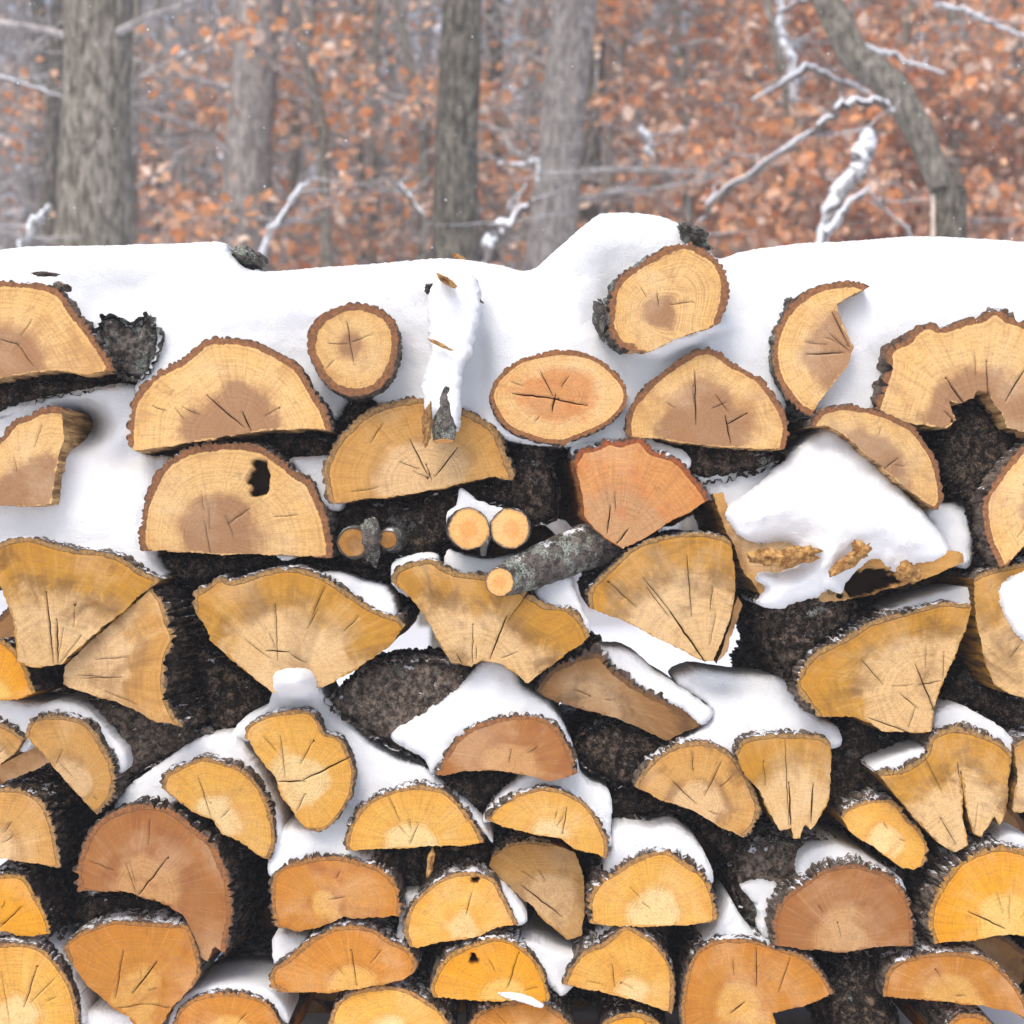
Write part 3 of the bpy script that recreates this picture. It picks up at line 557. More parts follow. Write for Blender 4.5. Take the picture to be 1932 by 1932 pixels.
dark("dark log in the slot under the wide golden half log", [(690,1606),(760,1602),(850,1604),(920,1604),(930,1640),(860,1650),(800,1690),(760,1690),(740,1650),(700,1630)], .09)
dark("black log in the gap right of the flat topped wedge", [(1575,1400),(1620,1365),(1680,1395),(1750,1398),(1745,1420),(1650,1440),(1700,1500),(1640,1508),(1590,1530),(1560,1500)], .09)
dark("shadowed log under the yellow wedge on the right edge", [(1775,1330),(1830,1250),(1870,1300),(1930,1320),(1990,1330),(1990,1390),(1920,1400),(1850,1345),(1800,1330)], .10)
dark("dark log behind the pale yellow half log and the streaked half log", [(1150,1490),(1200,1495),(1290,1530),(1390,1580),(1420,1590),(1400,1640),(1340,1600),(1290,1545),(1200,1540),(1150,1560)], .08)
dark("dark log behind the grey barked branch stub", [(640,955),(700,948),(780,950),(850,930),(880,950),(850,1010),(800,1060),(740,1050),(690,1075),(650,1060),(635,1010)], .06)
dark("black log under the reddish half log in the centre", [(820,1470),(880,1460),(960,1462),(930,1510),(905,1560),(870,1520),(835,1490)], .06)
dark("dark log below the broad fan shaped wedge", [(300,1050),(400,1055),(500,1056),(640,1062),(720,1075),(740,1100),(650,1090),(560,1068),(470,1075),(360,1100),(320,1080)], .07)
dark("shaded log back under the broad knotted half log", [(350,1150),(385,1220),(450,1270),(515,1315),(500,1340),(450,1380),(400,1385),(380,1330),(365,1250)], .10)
# ---- small sticks
def stick(label, path, radii, endc, bm=None, name="stick", cuts=(True, False), seg=20, cat="stick"):
    """a thin branch along a path of (u, v, y, radius in units)"""
    root = bpy.data.objects.new(name, None); sc.collection.objects.link(root)
    P = [W(*p) for p in path]; c0 = P[0].copy(); root.location = c0
    tag(root, label, cat, "thin branches lying in the woodpile")
    R = [r * K for r in radii]
    # resample
    pts = []; rad = []
    for i in range(len(P) - 1):
        n = max(2, int((P[i + 1] - P[i]).length / .008))
        for k in range(n): pts.append(P[i].lerp(P[i + 1], k / n)); rad.append(R[i] + (R[i + 1] - R[i]) * k / n)
    pts.append(P[-1]); rad.append(R[-1])
    V = []; fu = []; sd = seedc[0] * 3.3; seedc[0] += 1
    up = Vector((0, 0, 1))
    for i, p in enumerate(pts):
        d = (pts[min(i + 1, len(pts) - 1)] - pts[max(i - 1, 0)]).normalized()
        if i < 3 : d = Vector((d.x * .25, 1, d.z * .25)).normalized() if cuts[0] else d
        s = d.cross(up).normalized() if abs(d.z) < .95 else Vector((1, 0, 0)); t = s.cross(d)
        for k in range(seg):
            a = 2 * math.pi * k / seg
            q = Vector((math.cos(a), math.sin(a), i * .25 + sd)); nn = noise.noise(q * 2.2)
            V.append(p - c0 + (s * math.cos(a) + t * math.sin(a)) * rad[i] * (1 + .10 * nn)); fu.append(sm(.25, .5, abs(nn)) * .5)
    n = len(pts)
    F = [(i * seg + k, i * seg + (k + 1) % seg, (i + 1) * seg + (k + 1) % seg, (i + 1) * seg + k) for i in range(n - 1) for k in range(seg)]
    F.append(tuple(range((n - 1) * seg, n * seg)))
    me = mesh("bark", V, F); fattr(me, "furrow", fu); link("bark", me, bm or M_BARKL, root)
    V2 = []; rng = 8; A = dict(ring=[], dbn=[], crack=[]); pv = []
    cc = sum((V[k] for k in range(seg)), Vector()) / seg
    for j in range(rng + 1):
        for k in range(seg):
            f = j / rng; q = cc.lerp(V[k], f) + Vector((0, -.0012 * (1 - f * f), 0)); V2.append(q)
            A['ring'].append(f); A['dbn'].append((1 - f) * 9); A['crack'].append(0)
            pv.append((math.cos(6.28 * k / seg) * 6, math.sin(6.28 * k / seg) * 6, f + sd))
    F2 = [(j * seg + k, (j + 1) * seg + k, (j + 1) * seg + (k + 1) % seg, j * seg + (k + 1) % seg) for j in range(rng) for k in range(seg)]
    me = mesh("cut_face", V2, F2)
    for k in A: fattr(me, k, A[k])
    sap, heart, inner, outw, linek, stainc = STY[endc]; m = len(V2)
    for nm, val in (("hr", .4), ("ringk", .25), ("stain", .4), ("linek", .1), ("outw", .4)): fattr(me, nm, [val] * m)
    for nm, col in (("sapc", sap), ("heartc", heart), ("innerc", inner), ("stainc", stainc)): vattr(me, nm, [tuple(col)] * m)
    vattr(me, "pv", pv); link("cut_face", me, M_END, root); return root
stick("left one of the two small pale round stick ends under a peak of snow", [(885,998,-.03),(880,996,.06),(850,985,.30)], [39,39,36], 'S')
stick("right one of the two small pale round stick ends under a peak of snow", [(962,997,-.03),(966,997,.06),(975,990,.30)], [38,38,36], 'S')
stick("grey lichened branch slanting down left to a small pale cut end", [(943,1098,-.05),(975,1085,-.02),(1060,1050,.03),(1150,1015,.07),(1200,1000,.2)], [27,36,42,46,46], 'S')
stick("dark branch stub with its left cut end glowing amber, lichen on its right", [(665,1024,-.01),(672,1022,.05),(690,1010,.25)], [29,34,38], 'M')
stick("narrow amber cut end of a second dark stub, right of the lichened patch", [(732,1018,.0),(742,1016,.06),(760,1008,.25)], [18,28,36], 'M')
# upright stub sheathed in snow
stick("upright forked stub wrapped in snow with a torn orange chip at its foot", [(838,832,-.045),(838,800,-.04),(842,730,-.03),(846,690,-.02)], [20,23,22,16], 'S', cuts=(False, False), bm=M_BARKL, name="broken_stub")

# ------------------------------------------------------------------ snow lying on and between the logs
def snow(label, poly, y0, R=14, back=.16, slope=.25, step=8, dips=(), group=None, noise_a=1.0, puff=.0, closed_smooth=True, name="snow_patch"):
    seedc[0] += 1; sd = seedc[0] * 3.77
    o = resample(catmull(poly, True, 6), 4.0, True)
    o = [(x + noise_a * 1.8 * noise.noise(Vector((x * .09, y * .09, sd))), y + noise_a * 1.8 * noise.noise(Vector((x * .09, y * .09, sd + 7)))) for x, y in o]
    o = [(x + 1.5 * noise.noise(Vector((x * .3, y * .3, sd))), y + 1.5 * noise.noise(Vector((x * .3, y * .3, sd + 3)))) for x, y in o]
    V2, F2 = fill(o, step); segs = seglist(o[::2], True)
    cx = sum(p[0] for p in o) / len(o); vb = max(p[1] for p in o); vt = min(p[1] for p in o)
    c0 = W(cx, (vb + vt) / 2, y0); V = []; n = len(V2); onb = len(o)
    def front(x, y, d):
        t = min(1, d / R); yy = R * K * (1 - math.sqrt(max(0, 1 - (1 - t) ** 2)))
        yy += slope * (vb - y) * K - puff * sm(0, 80, d)
        for (dx_, dy_, rx, ry, am) in dips: yy += am * math.exp(-(((x - dx_) / rx) ** 2 + ((y - dy_) / ry) ** 2))
        yy += .004 * noise.noise(Vector((x * .02, y * .02, sd))) + .0018 * noise.noise(Vector((x * .06, y * .06, sd))) * noise_a + .0011 * noise.noise(Vector((x * .16, y * .16, sd)))
        return yy
    bd = {}
    for (x, y) in V2:
        d = dpoly(x, y, segs); V.append(W(x, y, y0 + front(x, y, d)) - c0)
    F = list(F2)
    a, b, c = (V[i] for i in F[0][:3])
    if (b - a).cross(c - a).y > 0: F = [f[::-1] for f in F]
    # boundary edges walled to the back
    cnt = {}
    for f in F:
        for i in range(len(f)):
            e = (f[i], f[(i + 1) % len(f)]); cnt[e] = 1
    be = [e for e in cnt if (e[1], e[0]) not in cnt]
    idx = {}
    for lvl, (db, sh) in enumerate(((.3, .02), (.65, .0), (1, -.04))):
        for e in be:
            for i in e:
                if (i, lvl) not in idx:
                    p = V[i]; f = 1 - (0.0 if lvl < 2 else .10)
                    q = Vector((p.x * f, p.y + back * db, p.z * f)); idx[(i, lvl)] = len(V); V.append(q)
    for (i, j) in be:
        F.append((j, i, idx[(i, 0)], idx[(j, 0)]))
        for l in (0, 1): F.append((idx[(j, l)], idx[(i, l)], idx[(i, l + 1)], idx[(j, l + 1)]))
    # back
    for (i, j) in be: F.append((idx[(j, 2)], idx[(i, 2)], len(V)))
    V.append(Vector((0, back, 0)) + Vector((0, slope * (vb - vt) * K * .5, 0)))
    ob = link(name, mesh(name, V, F), M_SNOW); ob.location = c0
    return tag(ob, label, "snow", group or "snow lying on the woodpile")
snow("thick smooth snow blanket covering the whole top of the woodpile",
  [(-80,480),(0,471),(60,465),(200,463),(330,459),(420,457),(432,472),(455,500),(500,512),(600,505),(700,498),(820,488),(880,490),(940,500),(1000,510),(1050,470),(1120,411),(1150,402),(1200,402),(1255,411),(1300,436),(1335,470),(1357,488),(1400,475),(1500,460),(1600,455),(1700,447),(1760,446),(1850,450),(1932,456),(2020,462),
   (2020,660),(1960,700),(1700,740),(1660,775),(1545,800),(1512,775),(1490,745),(1470,790),(1400,800),(1250,800),(1195,832),(1060,842),(960,830),(905,800),(872,778),(820,800),(770,772),(728,768),(700,752),(665,742),(632,790),(600,770),(400,780),(262,745),(272,690),(240,640),(180,640),(100,620),(-80,640)],
  .012, R=16, back=.40, slope=.16, step=7.5, noise_a=.5,
  dips=[(255,560,90,45,.03),(905,700,24,100,.035),(1165,560,45,80,.03),(760,700,50,70,.035),(640,765,30,40,.03),(1232,658,38,18,-.07),(1285,636,38,18,-.07),(1338,614,30,16,-.07),(1700,600,250,90,-.03),(480,580,200,60,-.02),(1150,450,130,50,-.015)], name="snow_blanket")
snow("snow bank between the far left wedge and the knotted half log",
  [(-60,790),(0,770),(60,755),(140,738),(262,730),(268,850),(330,868),(300,950),(292,1040),(312,1088),(280,1092),(200,1075),(100,1060),(-60,1060),(-60,930)], .03, R=14, back=.2, slope=.10, dips=[(250,860,60,30,.04),(150,800,42,32,.22)])
snow("shaded snow in the notch between the knotted half log and the brown half log", [(545,868),(570,862),(640,868),(645,958),(600,950),(570,900)], .02, back=.15, slope=.2)
snow("big rounded snow mound on the rotten log, right of centre",
  [(1368,962),(1420,922),(1480,870),(1530,826),(1560,806),(1590,815),(1640,862),(1690,912),(1740,962),(1778,1010),(1795,1045),(1770,1062),(1735,1066),(1700,1080),(1672,1072),(1655,1056),(1625,1070),(1600,1095),(1585,1118),(1560,1112),(1540,1128),(1505,1136),(1470,1148),(1432,1140),(1444,1108),(1425,1092),(1438,1080),(1480,1078),(1505,1062),(1500,1030),(1470,1022),(1440,1026),(1405,1018),(1385,1000)], -.035, R=22, back=.3, slope=.15, step=7, puff=.035, noise_a=1.8, name="snow_mound")
snow("strip of blue shaded snow behind the salmon wedge and the big mound", [(1296,880),(1350,886),(1420,880),(1470,866),(1440,925),(1375,975),(1345,945)], .03, back=.2)
snow("shaded snow block right of the curved tan log", [(1742,962),(1785,948),(1832,960),(1832,1062),(1795,1058)], .02, back=.2, slope=.3, R=26, noise_a=2.5)
snow("clump of snow stuck on the yellow wedge at the right edge", [(1883,1120),(1905,1090),(1960,1070),(1990,1100),(1990,1230),(1945,1222),(1905,1180)], -.03, R=18, back=.06, slope=.1)
snow("peak of snow between the two small stick ends", [(868,922),(885,930),(905,945),(965,966),(962,985),(925,1000),(920,1030),(900,980),(850,975),(842,990),(845,965),(862,950)], .0, back=.14, slope=.1, R=8, step=6)
snow("snow on the left shoulder of the mustard wedge", [(737,1078),(745,1058),(790,1044),(822,1046),(826,1066),(800,1080),(770,1100),(742,1105)], .0, back=.2, R=8, step=6)
snow("snow under the slanting grey branch, above the mustard wedge", [(845,1038),(870,1045),(920,1055),(970,1046),(990,1050),(975,1090),(930,1095),(880,1085),(840,1070)], .02, back=.2, R=8, step=6)
snow("snow on the right shoulder of the mustard wedge", [(1018,1098),(1050,1082),(1075,1090),(1092,1130),(1112,1172),(1112,1195),(1080,1180),(1035,1150),(1010,1120)], .0, back=.2, R=9, step=6)
snow("snow strip on the right shoulder of the broad fan shaped wedge", [(605,1082),(640,1080),(690,1098),(728,1108),(745,1140),(745,1172),(705,1160),(670,1130),(630,1105)], .0, back=.2, R=9, step=6)
snow("steep snow cone left of centre, sloping right above the golden logs",
  [(448,1395),(448,1368),(470,1348),(505,1330),(514,1300),(516,1272),(535,1263),(582,1264),(597,1285),(606,1305),(650,1352),(700,1402),(760,1438),(800,1448),(850,1490),(900,1535),(930,1590),(880,1560),(690,1560),(672,1600),(700,1620),(690,1645),(560,1645),(508,1652),(512,1600),(535,1560),(590,1550),(600,1420)], .008, R=12, back=.24, slope=.14, noise_a=.8, step=6, dips=[(556,1282,60,40,-.13)])
snow("peaked snow cone over the reddish brown half log in the centre",
  [(895,1262),(912,1245),(930,1240),(958,1248),(975,1268),(988,1296),(1030,1322),(1060,1362),(1080,1405),(1092,1445),(1090,1462),(1050,1440),(850,1440),(818,1466),(800,1432),(770,1415),(742,1398),(738,1384),(762,1364),(820,1328),(868,1292)], .014, R=16, back=.26, slope=.12, noise_a=.9, puff=.01, name="snow_mound")
snow("curved snow cap on the pale yellow half log", [(912,1550),(935,1510),(975,1475),(1000,1455),(1040,1446),(1086,1452),(1110,1475),(1152,1500),(1152,1560),(1150,1600),(1100,1560),(1030,1530),(950,1545)], .0, R=10, back=.24, slope=.15)
snow("snow ridge between the brown half log and the golden crescent log", [(215,1530),(238,1488),(300,1442),(360,1402),(400,1386),(445,1386),(470,1420),(505,1480),(530,1540),(532,1600),(505,1600),(470,1520),(330,1520),(310,1560),(250,1540)], .012, R=10, back=.22, slope=.15)
snow("snow shelf along the back of the leaning tan slab at the left", [(-60,1310),(0,1314),(60,1328),(120,1322),(168,1338),(205,1380),(236,1418),(238,1450),(210,1460),(150,1400),(80,1400),(40,1420),(0,1385),(-60,1370)], .012, R=9, back=.2, slope=.12)
snow("snow along the back of the askew brown split log", [(1120,1226),(1150,1222),(1190,1228),(1240,1268),(1290,1300),(1330,1328),(1346,1345),(1325,1368),(1290,1340),(1240,1318),(1190,1290),(1150,1258)], .024, R=10, back=.2, slope=.2)
snow("snow saddle above the flat topped wedge and the streaked half log",
  [(1275,1285),(1310,1262),(1360,1268),(1420,1275),(1490,1282),(1515,1320),(1545,1355),(1580,1372),(1580,1410),(1480,1412),(1400,1425),(1375,1440),(1330,1420),(1250,1440),(1240,1420),(1310,1385),(1345,1352),(1330,1325)], .02, R=12, back=.22, slope=.25, dips=[(1400,1290,80,25,.02)])
snow("snow hood over the pale gold half log", [(1140,1665),(1152,1600),(1158,1560),(1195,1556),(1230,1560),(1270,1552),(1305,1576),(1330,1612),(1346,1655),(1320,1680),(1180,1680)], .0, R=10, back=.24, slope=.2)
snow("snow drift behind the reddish brown half log at the lower right", [(1505,1660),(1515,1612),(1560,1592),(1620,1605),(1668,1635),(1700,1660),(1700,1690),(1600,1700),(1520,1700)], .01, R=10, back=.24, slope=.25)
snow("ragged upright snow patch left of the reddish brown half log", [(1398,1672),(1440,1660),(1480,1680),(1478,1712),(1466,1740),(1455,1772),(1432,1758),(1428,1712)], .03, R=9, back=.1, slope=.2, noise_a=2)
snow("small white triangle of snow above the large orange log", [(1365,1720),(1380,1700),(1395,1725),(1425,1770),(1410,1785),(1325,1785),(1345,1755)], .01, R=8, back=.2, slope=.2, step=6)
snow("snow scrap above the left end of the bright orange half log", [(516,1768),(545,1760),(585,1768),(580,1795),(550,1822),(522,1830),(514,1800)], .02, R=7, back=.15, step=6)
snow("thin snow seam between the boxy log and the golden knotted log", [(756,1712),(762,1690),(800,1688),(800,1715),(782,1745),(780,1790),(792,1812),(750,1790),(752,1745)], .01, R=6, back=.15, step=6)
snow("snow lump on the right shoulder of the golden knotted log", [(893,1652),(900,1644),(935,1658),(968,1690),(990,1722),(992,1742),(968,1742),(945,1705)], .0, R=7, back=.2, step=6)
snow("snow hollow below the dull tan block in the bottom rows", [(965,1785),(1000,1775),(1040,1790),(1075,1800),(1115,1788),(1140,1752),(1180,1738),(1205,1748),(1195,1775),(1130,1810),(1090,1850),(1062,1878),(1035,1860),(1000,1830)], .0, R=9, back=.24, slope=.2)
snow("snow rim on the pale gold log in the bottom left corner", [(-60,1785),(0,1764),(40,1751),(80,1763),(118,1790),(140,1835),(154,1880),(158,1930),(120,1900),(80,1830),(0,1810),(-60,1830)], .0, R=7, back=.2, slope=.15)
snow("flat snow slab at the bottom edge between two orange logs", [(150,1915),(175,1905),(225,1904),(262,1915),(275,1990),(150,1990)], .0, R=9, back=.2)
snow("thin white snow rim on the orange log at the bottom edge", [(318,1945),(332,1895),(370,1866),(425,1858),(490,1860),(530,1886),(545,1930),(500,1915),(360,1915)], .0, R=6, back=.2, slope=.12, step=6)
snow("snow on the shoulder of the forked wedge", [(1762,1378),(1765,1345),(1800,1328),(1850,1348),(1900,1382),(1925,1425),(1900,1425),(1850,1400),(1790,1395)], .015, R=8, back=.2, slope=.2)
snow("snow sliver on the left shoulder of the forked wedge", [(1645,1448),(1690,1426),(1748,1408),(1752,1425),(1720,1450),(1670,1465)], .0, R=7, back=.2, slope=.2, step=6)
snow("snow patch behind the deep yellow log at the right edge", [(1845,1622),(1868,1592),(1900,1572),(1950,1585),(1975,1620),(1930,1640)], .01, R=8, back=.2, slope=.2)
snow("snow strip behind the top edge of the big ochre wedge", [(1650,1168),(1700,1140),(1760,1120),(1830,1108),(1840,1150),(1790,1160),(1710,1175)], .02, R=7, back=.2, slope=.2, step=6)
snow("snow sheath clinging to the upright stub", [(826,515),(860,506),(900,528),(905,580),(888,660),(872,700),(868,780),(862,812),(848,800),(828,790),(812,798),(800,770),(798,720),(812,660),(806,580)], -.055, R=15, back=.1, slope=.04, noise_a=2.2)
snow("white snow sliver lying across the golden log face at the bottom", [(938,1873),(965,1872),(1000,1880),(1024,1895),(1020,1902),(990,1893),(955,1883)], -.034, R=4, back=.03, step=4, noise_a=.6)
snow("narrow snow streak in the gap under the knotted half log", [(520,1046),(545,1044),(556,1052),(535,1058)], .02, R=4, back=.1, step=4)
snow("snow behind the top of the salmon wedge", [(1080,862),(1085,835),(1150,815),(1215,815),(1240,835),(1290,850),(1302,880),(1250,890),(1100,880)], .01, R=8, back=.2, slope=.15)
snow("small grey snow pad on the left end of the leaning ochre wedge", [(-60,1240),(0,1238),(34,1242),(46,1258),(20,1268),(-60,1262)], .02, R=5, back=.1, step=5)
# bark scraps and chips in the blanket
def chip(label, u, v, y, a, b, ang, mt, name="bark_scrap", depth=.02, cat="bark"):
    seedc[0] += 1; sd = seedc[0]; V = []; c0 = W(u, v, y)
    import mathutils
    n, m = 36, 20
    for j in range(m + 1):
        th = math.pi * j / m
        for k in range(n):
            ph = 2 * math.pi * k / n
            q = Vector((math.sin(th) * math.cos(ph), math.sin(th) * math.sin(ph), math.cos(th)))
            r = 1 + .45 * noise.noise(q * 1.6 + Vector((sd, 0, 0))) + .30 * noise.noise(q * 4 + Vector((0, sd, 0)))
            x, yy, z = q.x * a * K * r, q.y * depth * r, q.z * b * K * r
            ca, sa = math.cos(ang), math.sin(ang)
            V.append(Vector((x * ca - z * sa, yy, x * sa + z * ca)))
    F = [(j * n + k, j * n + (k + 1) % n, (j + 1) * n + (k + 1) % n, (j + 1) * n + k) for j in range(m) for k in range(n)]
    me = mesh(name, V, F); fattr(me, "furrow", [.2] * len(V))
    if mt is M_SPLIT: vattr(me, "sidea", [lin(128,84,42)] * len(V)); vattr(me, "sideb", [lin(200,158,98)] * len(V))
    o = link(name, me, mt); o.location = c0; return tag(o, label, cat, "loose bark and wood scraps on the pile")
chip("lichened bark knob on the snow crest left of centre", 470, 487, .10, 34, 17, -.30, M_BARKL, depth=.04)
chip("lichened grey patch of bark between the two amber stub ends", 700, 1018, .0, 20, 40, .05, M_BARKL, depth=.02)
chip("thin dark bark crumb line in the snow above the far left log", 84, 517, -.005, 24, 4, -.05, M_BARK, depth=.01)
chip("bark crumb in snow just above the rim of the far left log", 118, 541, -.012, 16, 8, -.3, M_BARK, depth=.01)
chip("dark knot poking out of the snow left of the upright stub", 812, 545, .02, 11, 9, .3, M_BARK, depth=.03)
chip("pale broken wood tip on top of the upright stub", 842, 530, -.065, 20, 6, -.6, M_SPLIT, depth=.02, cat="wood", name="wood_scrap")
chip("thin dark twig end in the snow right of the upright stub", 885, 552, -.01, 34, 3.5, -.62, M_BARK, depth=.008, name="twig", cat="twig")
chip("orange leaf scrap on the crest of the snow above the upright stub", 868, 488, .09, 16, 5, -.5, M_SPLIT, depth=.01, name="dry_leaf", cat="leaf")
chip("orange torn chip at the foot of the upright stub", 806, 800, -.065, 9, 34, -.08, M_SPLIT, depth=.012, cat="wood", name="wood_chip")
chip("short brown twig across the snow sheath of the stub", 830, 650, -.062, 24, 3, -.45, M_SPLIT, depth=.004, name="twig", cat="twig")
chip("flaky bark crest on the upper right of the topmost ringed log", 1308, 448, .06, 34, 15, -.62, M_BARKL, depth=.06)
chip("flaky bark on the left side of the topmost ringed log", 1134, 600, -.0, 15, 34, .15, M_BARKL, depth=.04)
chip("bark flake above the left rim of the crescent log", 1492, 575, .02, 10, 14, .5, M_BARKL, depth=.02)
chip("ragged fibrous wood tuft in the lower left of the big snow mound", 1500, 1048, -.05, 46, 16, .1, M_SPLIT, depth=.02, cat="wood", name="wood_scrap")
chip("brown wood shard sticking out of the big snow mound", 1600, 1058, -.06, 44, 11, .62, M_SPLIT, depth=.02, cat="wood", name="wood_scrap")
chip("ragged wood tip at the lower right of the big snow mound", 1712, 1078, -.05, 18, 20, .9, M_SPLIT, depth=.02, cat="wood", name="wood_scrap")
chip("curled splinter hanging under the wide golden half log", 812, 1628, -.0, 6, 26, -.15, M_SPLIT, depth=.004, cat="wood", name="wood_splinter")
chip("tan fibrous shard lying flat in the left edge of the snow mound", 1455, 1052, -.045, 40, 15, -.1, M_SPLIT, depth=.02, cat="wood", name="wood_scrap")
chip("small shard tip standing in the snow mound above the others", 1622, 1036, -.055, 12, 16, .5, M_SPLIT, depth=.015, cat="wood", name="wood_scrap")
# ---- filler logs added behind the pile, blocking light so the gaps stay dark
gaps = [(1190,1225,75,45),(1440,1190,50,60),(770,1290,60,40),(690,1310,40,30)]
idx = 0
first = None
rear_src = []
for kk in range(3):
    A = [[(-88,40),(-80,-20),(-45,-62),(0,-74),(50,-60),(84,-15),(90,40)],[(-70,50),(-84,-10),(-50,-66),(10,-78),(66,-44),(80,20)],[(-86,20),(-60,-50),(0,-76),(60,-58),(92,0)]][kk]
    B = [[(40,58),(-40,56)],[(50,66),(-20,72)],[(60,60),(-10,78),(-70,52)]][kk]
    r = log("dark split log added behind the pile as filler to darken the gaps", 'K', [(966 + a, 966 + b) for a, b in A], [(966 + a, 966 + b) for a, b in B], (966, 990), .0, auto=0, bm=M_BARKD, group="filler logs added behind the pile", step=14, ax=(0, 0), L=.36)
    rear_src.append(r)
def dup(root, loc, rz):
    r = root.copy(); sc.collection.objects.link(r); r.location = loc; r.rotation_euler = (0, rz, 0)
    for ch in list(root.children):
        c = ch.copy(); sc.collection.objects.link(c); c.parent = r
    return r
rnd = random.Random(5); used = set()
for row, v in enumerate(range(800, 1960, 128)):
    for u in range(-40 + (90 if row % 2 else 0), 2180, 172):
        uu = u + rnd.uniform(-14, 14); vv = v + rnd.uniform(-10, 10)
        if any(abs(uu - g[0]) < g[2] + 92 and abs(vv - g[1]) < g[3] + 72 for g in gaps): continue
        k = rnd.randrange(3); loc = W(uu, vv, .48 + rnd.uniform(-.02, .03))
        if k not in used: used.add(k); r = rear_src[k]; r.location = loc; r.rotation_euler = (0, rnd.uniform(-.4, .4), 0)
        else: dup(rear_src[k], loc, rnd.uniform(-.6, .6))

# ------------------------------------------------------------------ the wood behind
M_TRUNK = mat_simple("trunk_bark", (.09, .08, .06), (.40, .355, .29), 32, .3, .05, t=(.34, .68))
M_TRUNKG = mat_simple("grey_trunk_bark", (.16, .14, .125), (.50, .45, .41), 30, .3, .05, t=(.34, .68))
M_TRUNKD = mat_simple("dark_trunk_bark", (.045, .04, .03), (.27, .24, .19), 32, .3, .05, t=(.36, .68))
M_TWIG = mat_simple("twig_bark", (.2, .18, .17), (.5, .46, .44), 8, .4, .01)
M_SNOWY = mat_simple("snowy_branch_bark", (.06, .05, .045), (.24, .21, .19), 14, .4, .01, snow=.38)
M_BIRCH = mat_simple("snow_plastered_bark", (.09, .08, .07), (.50, .48, .47), 26, .5, .02, t=(.40, .55), snow=.25)
def mat_leaf():
    s = N("dry_oak_leaves"); c = s.attr("leafc", True); s.l(c, s.b.inputs["Base Color"]); s.b.inputs["Roughness"].default_value = .8
    s.b.inputs["Specular IOR Level"].default_value = .15
    tr = s.n("ShaderNodeBsdfTranslucent"); s.l(c, tr.inputs[0]); mx = s.n("ShaderNodeMixShader"); mx.inputs[0].default_value = .3
    s.l(s.b.outputs[0], mx.inputs[1]); s.l(tr.outputs[0], mx.inputs[2])
    out = [n for n in s.t.nodes if n.type == 'OUTPUT_MATERIAL'][0]; s.l(mx.outputs[0], out.inputs[0]); return s.m
M_LEAF = mat_leaf()
def tube_into(V, F, P, R, seg=10, rough=.0, sd=0.0):
    base = len(V); n = len(P)
    for i in range(n):
        d = (P[min(i + 1, n - 1)] - P[max(i - 1, 0)])
        d = d.normalized() if d.length > 0 else Vector((0, 0, 1))
        s = d.cross(Vector((0, 1, 0)));  s = s.normalized() if s.length > .05 else Vector((1, 0, 0)); t = s.cross(d)
        for k in range(seg):
            a = 2 * math.pi * k / seg
            r = R[i] * (1 + (rough * noise.noise(Vector((math.cos(a) * 2.5, math.sin(a) * 2.5, P[i].z * 1.5 + sd))) if rough else 0))
            V.append(P[i] + (s * math.cos(a) + t * math.sin(a)) * r)
    for i in range(n - 1):
        for k in range(seg): F.append((base + i * seg + k, base + (i + 1) * seg + k, base + (i + 1) * seg + (k + 1) % seg, base + i * seg + (k + 1) % seg))
    F.append(tuple(base + (n - 1) * seg + k for k in range(seg)))
def wander(a, b, n, amp, sd):
    L = (b - a).length
    return [a.lerp(b, i / n) + Vector((noise.noise(Vector((i * 3 / n, sd, 0))), noise.noise(Vector((i * 3 / n, sd, 5))), 0)) * amp * L * math.sin(math.pi * min(1, .15 + i / n * .85)) for i in range(n + 1)]
def rel(V, c): return [v - c for v in V]
LC = [lin(228,166,116), lin(222,152,100), lin(232,186,148), lin(196,146,112), lin(218,176,144), lin(190,160,138), lin(240,216,196), lin(170,140,122)]
def leaves_mesh(centers, n_each, spread, size, rnd, cols=LC):
    V = []; F = []; C = []
    for c in centers:
        for _ in range(n_each):
            p = c + Vector((rnd.gauss(0, spread), rnd.gauss(0, spread), rnd.gauss(0, spread * .75)))
            a = Vector((rnd.uniform(-1, 1), rnd.uniform(-1, 1), rnd.uniform(-1, .6))).normalized()
            b = a.cross(Vector((rnd.uniform(-1, 1), rnd.uniform(-1, 1), rnd.uniform(-1, 1)))).normalized()
            nn = a.cross(b); s = size * rnd.uniform(.6, 1.25); k = len(V); w_ = s * .33
            V += [p, p + a * s * .4 + b * w_ + nn * s * .12, p + a * s, p + a * s * .4 - b * w_ + nn * s * .12, p + a * s * .75 + b * w_ * .75, p + a * s * .75 - b * w_ * .75]
            F += [(k, k + 1, k + 4, k + 2), (k, k + 2, k + 5, k + 3)]
            col = rnd.choice(cols); j = rnd.uniform(.85, 1.3); C += [tuple(q * j for q in col)] * 6
    return V, F, C
tid = [100]
